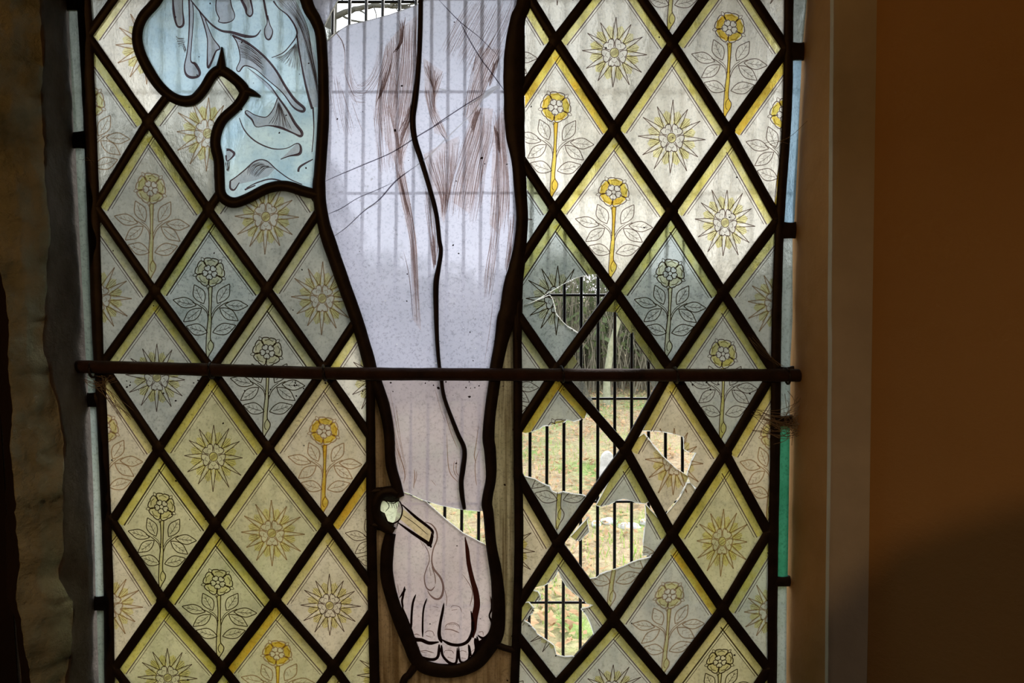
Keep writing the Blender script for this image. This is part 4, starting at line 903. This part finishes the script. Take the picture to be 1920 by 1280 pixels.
def plain(name, col, rough=0.9, trans=0.0):
    m, n, l, o = nt(name); x = nz(n, l, 9, 3); r = ramp(n, [(0.3, tuple(c*0.65 for c in col)), (0.7, tuple(min(1, c*1.3) for c in col))]); l.new(x.outputs['Fac'], r.inputs[0])
    d = n.new('ShaderNodeBsdfDiffuse'); l.new(r.outputs[0], d.inputs[0])
    if trans:
        t = n.new('ShaderNodeBsdfTranslucent'); l.new(r.outputs[0], t.inputs[0]); mx = n.new('ShaderNodeMixShader'); mx.inputs[0].default_value = trans
        l.new(d.outputs[0], mx.inputs[1]); l.new(t.outputs[0], mx.inputs[2]); l.new(mx.outputs[0], o.inputs[0])
    else: l.new(d.outputs[0], o.inputs[0])
    return m
def gh(x, y):      # ground height
    h = 0.05*noise.noise(Vector((x*0.5, y*0.5, 1))) + 0.02*noise.noise(Vector((x*2, y*2, 4)))
    if y > 7.0: h += min(0.05*(y-7.0), 0.16)
    return h
vs = []; fs = []; nx_, ny_ = 90, 110
for j in range(ny_+1):
    for i in range(nx_+1):
        x = -22 + 44*i/nx_; y = 0.1 + 34*(j/ny_)**1.6; vs.append(Vector((x, y, gh(x, y) if y > 0.4 else -0.02)))
for j in range(ny_):
    for i in range(nx_): a = j*(nx_+1)+i; fs.append((a, a+1, a+nx_+2, a+nx_+1))
o = mesh('ground', vs, fs, gmat(), None, True); o['kind'] = 'structure'

rng = random.Random(3); mb = MB(); g2 = MB(); g3 = MB()
for k in range(26000):
    y = 1.6 + 8.5*rng.random()**1.2; x = rng.uniform(-0.35*y - 0.6, 0.42*y + 0.6)
    if noise.noise(Vector((x*0.9, y*0.7, 7))) < -0.12 and rng.random() < 0.8: continue
    z = gh(x, y); h = rng.uniform(0.02, 0.075); a = rng.uniform(0, 6.28); wd = rng.uniform(0.002, 0.005); lx, ly = rng.uniform(-.6, .6)*h, rng.uniform(-.6, .6)*h
    t = mb if rng.random() < (0.65 if noise.noise(Vector((x*0.8, y*0.6, 2))) > 0.0 else 0.3) else g2
    t.add([Vector((x-math.cos(a)*wd, y-math.sin(a)*wd, z-.01)), Vector((x+math.cos(a)*wd, y+math.sin(a)*wd, z-.01)), Vector((x+lx, y+ly, z+h))], [(0, 1, 2)])
tag(mb.build('short_grass', plain('grass_green', (0.34, 0.50, 0.13), trans=0.4)), 'short green winter grass growing in the churchyard beyond the guard', 'grass', kind='stuff')
tag(g2.build('dry_grass', plain('grass_straw', (0.62, 0.54, 0.30), trans=0.4)), 'pale straw coloured blades among the churchyard grass', 'grass', kind='stuff')
mb = MB()
for k in range(15000):
    y = 1.8 + 8.5*rng.random(); x = rng.uniform(-0.35*y - 0.6, 0.42*y + 0.6)
    if y < 6.4 and noise.noise(Vector((x*0.9, y*0.7, 7))) > 0.15 and rng.random() < 0.8: continue
    z = gh(x, y) + rng.uniform(0.005, 0.05); s_ = rng.uniform(0.012, 0.032); a = rng.uniform(0, 6.28); tl = rng.uniform(-.6, .6)
    u = Vector((math.cos(a), math.sin(a), tl))*s_; v = Vector((-math.sin(a), math.cos(a), rng.uniform(-.5, .5)))*s_*0.6; c = Vector((x, y, z))
    mb.add([c-u, c-v*.8+Vector((0,0,.004)), c+u+Vector((0,0,.01)), c+v], [(0, 1, 2, 3)])
tag(mb.build('fallen_leaves', plain('leaf_brown', (0.50, 0.33, 0.19), trans=0.3)), 'russet fallen leaves scattered over the churchyard grass', 'fallen leaves', kind='stuff')

def dirp(px, py, Y): return P(px, py, Y)
# brambles and twiggy undergrowth behind the grass
tw = MB(); lf = MB()
for k in range(7500):
    y = rng.uniform(8.4, 10.6); x = rng.uniform(-7.5, 7.5); z = gh(x, y); h = rng.uniform(0.6, 1.62)*(1+.25*noise.noise(Vector((x*.7, 0, 0))))
    a = rng.uniform(0, 6.28); r0 = rng.uniform(0.1, 0.8); pts = []
    for q in range(5):
        t = q/4; pts.append(Vector((x+math.cos(a)*r0*t, y+math.sin(a)*r0*t*.5, z+h*math.sin(t*rng.uniform(1.4, 2.6)))))
    tw.tube(pts, [0.007*(1-.7*q/4) for q in range(5)], 3, 0, False)
    for _ in range(5):
        p = rng.choice(pts[1:]) + Vector((rng.uniform(-.12, .12), rng.uniform(-.1, .1), rng.uniform(-.1, .1))); s_ = rng.uniform(.02, .05); u = Vector((rng.uniform(-1, 1), rng.uniform(-1, 1), rng.uniform(-1, 1)))*s_; v = Vector((rng.uniform(-1, 1), rng.uniform(-1, 1), rng.uniform(-1, 1)))*s_
        lf.add([p-u, p-v, p+u, p+v], [(0, 1, 2, 3)])
tag(tw.build('bramble_thicket', plain('twig_grey', (0.22, 0.20, 0.15))), 'tangled grey brown bramble stems along the far edge of the grass', 'undergrowth', kind='stuff')
tag(lf.build('undergrowth_leaves', plain('undergrowth_green', (0.13, 0.16, 0.08), trans=0.3)), 'dull green leaves mixed through the tangled undergrowth', 'undergrowth', kind='stuff')

def branch_tree(name, base, h, r, label, cat, seed, lean=(0, 0), spread=0.6, depth=5, mat=None, droop=0.0, first=0.35, tw_r=0.004):
    rng = random.Random(seed); tr = MB(); br = MB()
    def grow(p, d, l, rad, lev, dst):
        pts = [p]; n_ = 5
        for k in range(n_):
            d = (d + Vector((rng.uniform(-1, 1), rng.uniform(-1, 1), rng.uniform(-.6, .8) - droop))*0.16).normalized(); p = p + d*l/n_; pts.append(p)
            if lev > 0 and k >= (1 if lev < depth else int(n_*first)) and rng.random() < 0.9:
                q = (d*rng.uniform(.3, .9) + Vector((rng.uniform(-1, 1), rng.uniform(-1, 1), rng.uniform(-.3, .7)))*spread*1.3).normalized()
                grow(p, q, l*rng.uniform(.5, .72), max(tw_r, rad*rng.uniform(.35, .55)), lev-1, br)
        dst.tube(pts, [max(tw_r*0.6, rad*(1-.55*k/n_)) for k in range(n_+1)], 6 if lev > 1 else 3, 0, False)
        if lev > 0: grow(p, (d + Vector((rng.uniform(-.3, .3), rng.uniform(-.3, .3), .1))).normalized(), l*.6, rad*.45, lev-1, br)
    root = empty(name, base); tag(root, label, cat)
    grow(Vector(base), Vector((lean[0], lean[1], 1)).normalized(), h*0.55, r, depth, tr)
    for nm, m_ in (('trunk', tr), ('branches', br)):
        o = m_.build(nm, mat, None, True)
        if o: keep_parent(o, root)
    return root
bark = pbr('grey_green_bark', [(0.3, (0.035, 0.035, 0.028)), (0.7, (0.09, 0.085, 0.065))], 12, 0.9, 0.6, 40, 0.01, stretch=(1, 1, .2))
def gb(px, Y): p = P(px, 640, Y); return (p.x, Y, gh(p.x, Y)-0.03)
def Q(px, py, Y): return P(px, py, Y)
root = empty('bare_tree', gb(606, 4.2)); tag(root, 'bare winter tree whose crooked limbs show through the gap at the top of the leg', 'tree')
tb = MB(); base = Vector(gb(606, 4.2)); tb.tube([base, base.lerp(Q(610, 60, 4.2), .5), Q(612, 60, 4.2), Q(616, -20, 4.2), Q(600, -140, 4.2), Q(590, -400, 4.3)], [.09, .075, .062, .058, .05, .03], 10)
o = tb.build('trunk', bark, None, True); keep_parent(o, root); lb = MB(); rng = random.Random(31)
for pts, rad in (([(612,40),(640,26),(665,18),(700,11),(735,12),(762,14),(800,22)], .020), ([(664,18),(684,26),(690,60),(700,80)], .006), ([(640,28),(660,38),(690,44),(735,60)], .008), ([(700,11),(706,28),(700,60)], .004),
                 ([(730,12),(745,2),(770,-6),(800,-2)], .012), ([(735,2),(755,10),(790,2),(830,-20)], .007), ([(616,0),(640,-20),(700,-60),(760,-70)], .02), ([(700,-60),(730,-20),(740,10),(752,30)], .006), ([(780,-30),(775,0),(765,20),(790,40)], .005), ([(640,0),(655,-10),(690,-12)], .006), ([(760,-70),(860,-120),(930,-150)], .015), ([(750,16),(758,28),(750,44)], .004)):
    pp = catmull([tuple(map(float, p)) for p in pts], 4); n_ = len(pp)
    lb.tube([Q(x + rng.uniform(-1, 1), y + rng.uniform(-1, 1), 4.2 + .03*k/n_) for k, (x, y) in enumerate(pp)], [max(.002, rad*(1-.6*k/n_)) for k in range(n_)], 6)
o = lb.build('branches', bark, None, True); keep_parent(o, root)
branch_tree('bare_tree', gb(1139, 7.9), 3.4, 0.045, 'slender pale sapling standing behind the guard bars right of the cross', 'tree', 9, (0.0, 0), .45, 4, pbr('pale_bark', [(0.3, (0.22, 0.24, 0.15)), (0.7, (0.42, 0.42, 0.30))], 20, 0.9, 0.4), 0, .5)
branch_tree('bare_tree', gb(1330, 9.5), 6.0, 0.09, 'taller bare tree behind the right hand rose quarries', 'tree', 12, (.05, 0), .7, 5, bark)
branch_tree('bare_tree', gb(1465, 8.5), 5.5, 0.08, 'bare tree beyond the right border glass', 'tree', 17, (-.05, 0), .7, 5, bark)
branch_tree('bare_tree', gb(300, 9.0), 6.5, 0.11, 'bare tree rising behind the yew on the left', 'tree', 21, (.05, 0), .7, 5, bark)

def evergreen(name, base, h, w_, label, seed, n=9000, col=(0.035, 0.055, 0.03), dark=None):
    rng = random.Random(seed); root = empty(name, base); tag(root, label, 'tree'); mb = MB(); tb = MB(); bx = Vector(base)
    tb.tube([bx, bx + Vector((0, 0, h*.85))], [w_*.07, w_*.02], 8)
    for _ in range(n):
        t = rng.random()**0.8; a = rng.uniform(0, 6.28); lump = 1 + .22*noise.noise(Vector((math.cos(a)*2, math.sin(a)*2, t*6+seed)))
        r_ = w_*.5*(1-t)**0.55*(0.35 + 0.65*rng.random()**.4)*lump*(1 if t > .12 else .5+t*4)
        p = bx + Vector((math.cos(a)*r_, math.sin(a)*r_, t*h)); s_ = rng.uniform(.04, .12)
        d = Vector((math.cos(a), math.sin(a), rng.uniform(-.8, .2))).normalized()*s_; q = Vector((-math.sin(a), math.cos(a), rng.uniform(-.5, .5)))*s_*.4
        mb.add([p-q, p+d*.4-q*.5, p+d, p+q], [(0, 1, 2, 3)])
    for nm, m_, mt in (('trunk', tb, bark), ('foliage', mb, plain('evergreen_needles', col, trans=.25))):
        o = m_.build(nm, mt, None, True); keep_parent(o, root)
evergreen('yew_tree', gb(560, 8.0), 3.3, 2.5, 'dark evergreen seen as a blue grey mass through the left of the leg glass', 5, 16000)
evergreen('yew_tree', gb(330, 7.6), 3.0, 2.6, 'broad dark yew behind the left hand quarries', 6, 14000)
evergreen('yew_tree', gb(60, 8.2), 3.2, 2.6, 'dark yew at the far left edge of the churchyard', 8, 9000)

def headstone(px, Y, w_, h, t, label, seed, tilt=0.0, mat=None, round_=True):
    p = gb(px, Y); bm = MB(); n = 14; prof = [(-w_/2, -0.06), (w_/2, -0.06), (w_/2, h*.72)]
    prof += [(w_/2*math.cos(math.pi*k/n), h*.72 + h*.28*math.sin(math.pi*k/n)) for k in range(1, n)] + [(-w_/2, h*.72)]
    R = Matrix.Rotation(tilt, 3, 'Y'); m = len(prof)
    vs = [R @ Vector((x, -t/2, z)) + Vector(p) for x, z in prof] + [R @ Vector((x, t/2, z)) + Vector(p) for x, z in prof]
    bm.add(vs, [tuple(range(m)), tuple(range(m, 2*m))[::-1]] + [(i, m+i, m+(i+1) % m, (i+1) % m) for i in range(m)])
    root = empty('headstone', p); tag(root, label, 'headstone'); o = bm.build('slab', mat, None); keep_parent(o, root)
    pb = MB(); pb.box(p[0]-w_*.65, p[0]+w_*.65, p[1]-t*1.3, p[1]+t*1.3, p[2]-.08, p[2]+.04); o = pb.build('plinth', mat, None); keep_parent(o, root)
pale = pbr('pale_lichen_stone', [(0.3, (0.38, 0.38, 0.37)), (0.7, (0.66, 0.66, 0.64))], 25, 0.9, 0.5, 60, 0.006)
headstone(1139, 4.85, 0.10, 0.26, 0.06, 'small pale headstone glimpsed through the broken quarry right of the cross', 1, 0.05, pale)
for k, (px, Y, w_) in enumerate(((1122, 3.93, .06), (1146, 3.98, .11), (1185, 3.90, .14), (1222, 3.96, .12))):
    c = gb(px, Y); b_ = MB(); bm = bmesh.new(); bmesh.ops.create_icosphere(bm, subdivisions=3, radius=1)
    vs = [Vector(c) + Vector((v.co.x*w_*.5, v.co.y*.05, v.co.z*.022)) * (1+.2*noise.noise(v.co*2+Vector((k, 0, 0)))) + Vector((0, 0, .035)) for v in bm.verts]
    b_.add(vs, [tuple(v.index for v in f.verts) for f in bm.faces]); bm.free()
    o = b_.build('kerb_stone', pale, None, True)
    tag(o, ['smallest flat white stone, at the left end of the grave kerb', 'flat white kerb stone second from the left end', 'long flat white kerb stone third from the left end', 'flat white kerb stone at the right end of the row'][k], 'stone')

# ------------------------------------------------------------------ unseen figure added behind the view to throw the soft shadow on the right wall
def skinned(name, pts, edges, mat, parent):
    me = bpy.data.meshes.new(name); me.from_pydata([p[:3] for p in pts], edges, []); o = bpy.data.objects.new(name, me); COL.objects.link(o); me.materials.append(mat)
    m1 = o.modifiers.new('skin', 'SKIN'); m1.use_smooth_shade = True
    for v, p in zip(me.skin_vertices[0].data, pts): v.radius = (p[3], p[4] if len(p) > 4 else p[3])
    me.skin_vertices[0].data[0].use_root = True
    m2 = o.modifiers.new('sub', 'SUBSURF'); m2.levels = 2; m2.render_levels = 2
    o.parent = parent; return o
PX, PY = -0.385, -1.30
pr = empty('shadow_figure', (PX, PY, 0)); pr.scale = (1.03, 1.03, 1.03); tag(pr, 'unseen figure in a dark coat, one hand raised, added to shadow the right wall', 'shadow_figure')
skin_m = plain('warm_skin', (0.35, 0.2, 0.14)); coat = plain('dark_wool', (0.03, 0.03, 0.035)); hair_m = plain('dark_hair', (0.03, 0.02, 0.015))
pts = [(0,0,.95,.15,.11),(0,0,1.15,.14,.10),(0,0,1.36,.17,.11),(0,0,1.45,.10,.08),(0,0,1.52,.055,.055),(0,.02,1.60,.075,.085),(0,.02,1.69,.07,.08),
       (.17,0,1.42,.065),(.24,.10,1.20,.048),(.20,.30,1.34,.035),(-.17,0,1.42,.065),(-.24,.02,1.15,.048),(-.25,.08,.92,.035),(.09,0,.88,.09),(.10,.02,.50,.065),(.10,0,.09,.045),(.10,.12,.035,.035),(-.09,0,.88,.09),(-.10,.02,.50,.065),(-.10,0,.09,.045),(-.10,.12,.035,.035)]
ed = [(0,1),(1,2),(2,3),(3,4),(4,5),(5,6),(2,7),(7,8),(8,9),(2,10),(10,11),(11,12),(0,13),(13,14),(14,15),(15,16),(0,17),(17,18),(18,19),(19,20)]
skinned('body', pts, ed, coat, pr)
hm = MB(); bm = bmesh.new(); bmesh.ops.create_icosphere(bm, subdivisions=3, radius=1)
hm.add([Vector((v.co.x*.088, .0+v.co.y*.105, 1.645+v.co.z*.10)) * 1.0 for v in bm.verts], [tuple(v.index for v in f.verts) for f in bm.faces]); bm.free()
hm.build('hair', hair_m, pr, True)
for sx, bx_, by_, bz_, up in ((1, .20, .31, 1.35, 1), (-1, -.25, .085, .90, -1)):
    hp = [(bx_, by_, bz_, .03), (bx_, by_+.01, bz_+.05*up, .036, .018)]; he = [(0, 1)]
    for k, (dx, ln) in enumerate(((-.03, .060), (-.011, .072), (.009, .068), (.028, .052))):
        i = len(hp); hp += [(bx_+dx, by_+.012, bz_+.085*up, .011), (bx_+dx*1.1, by_+.022, bz_+(.085+ln*.55)*up, .009), (bx_+dx*1.1, by_+.04, bz_+(.085+ln*.95)*up, .0075)]; he += [(1, i), (i, i+1), (i+1, i+2)]
    i = len(hp); hp += [(bx_-.042*sx, by_+.015, bz_+.04*up, .012), (bx_-.06*sx, by_+.03, bz_+.07*up, .009)]; he += [(0, i), (i, i+1)]
    skinned('hand', hp, he, skin_m, pr)
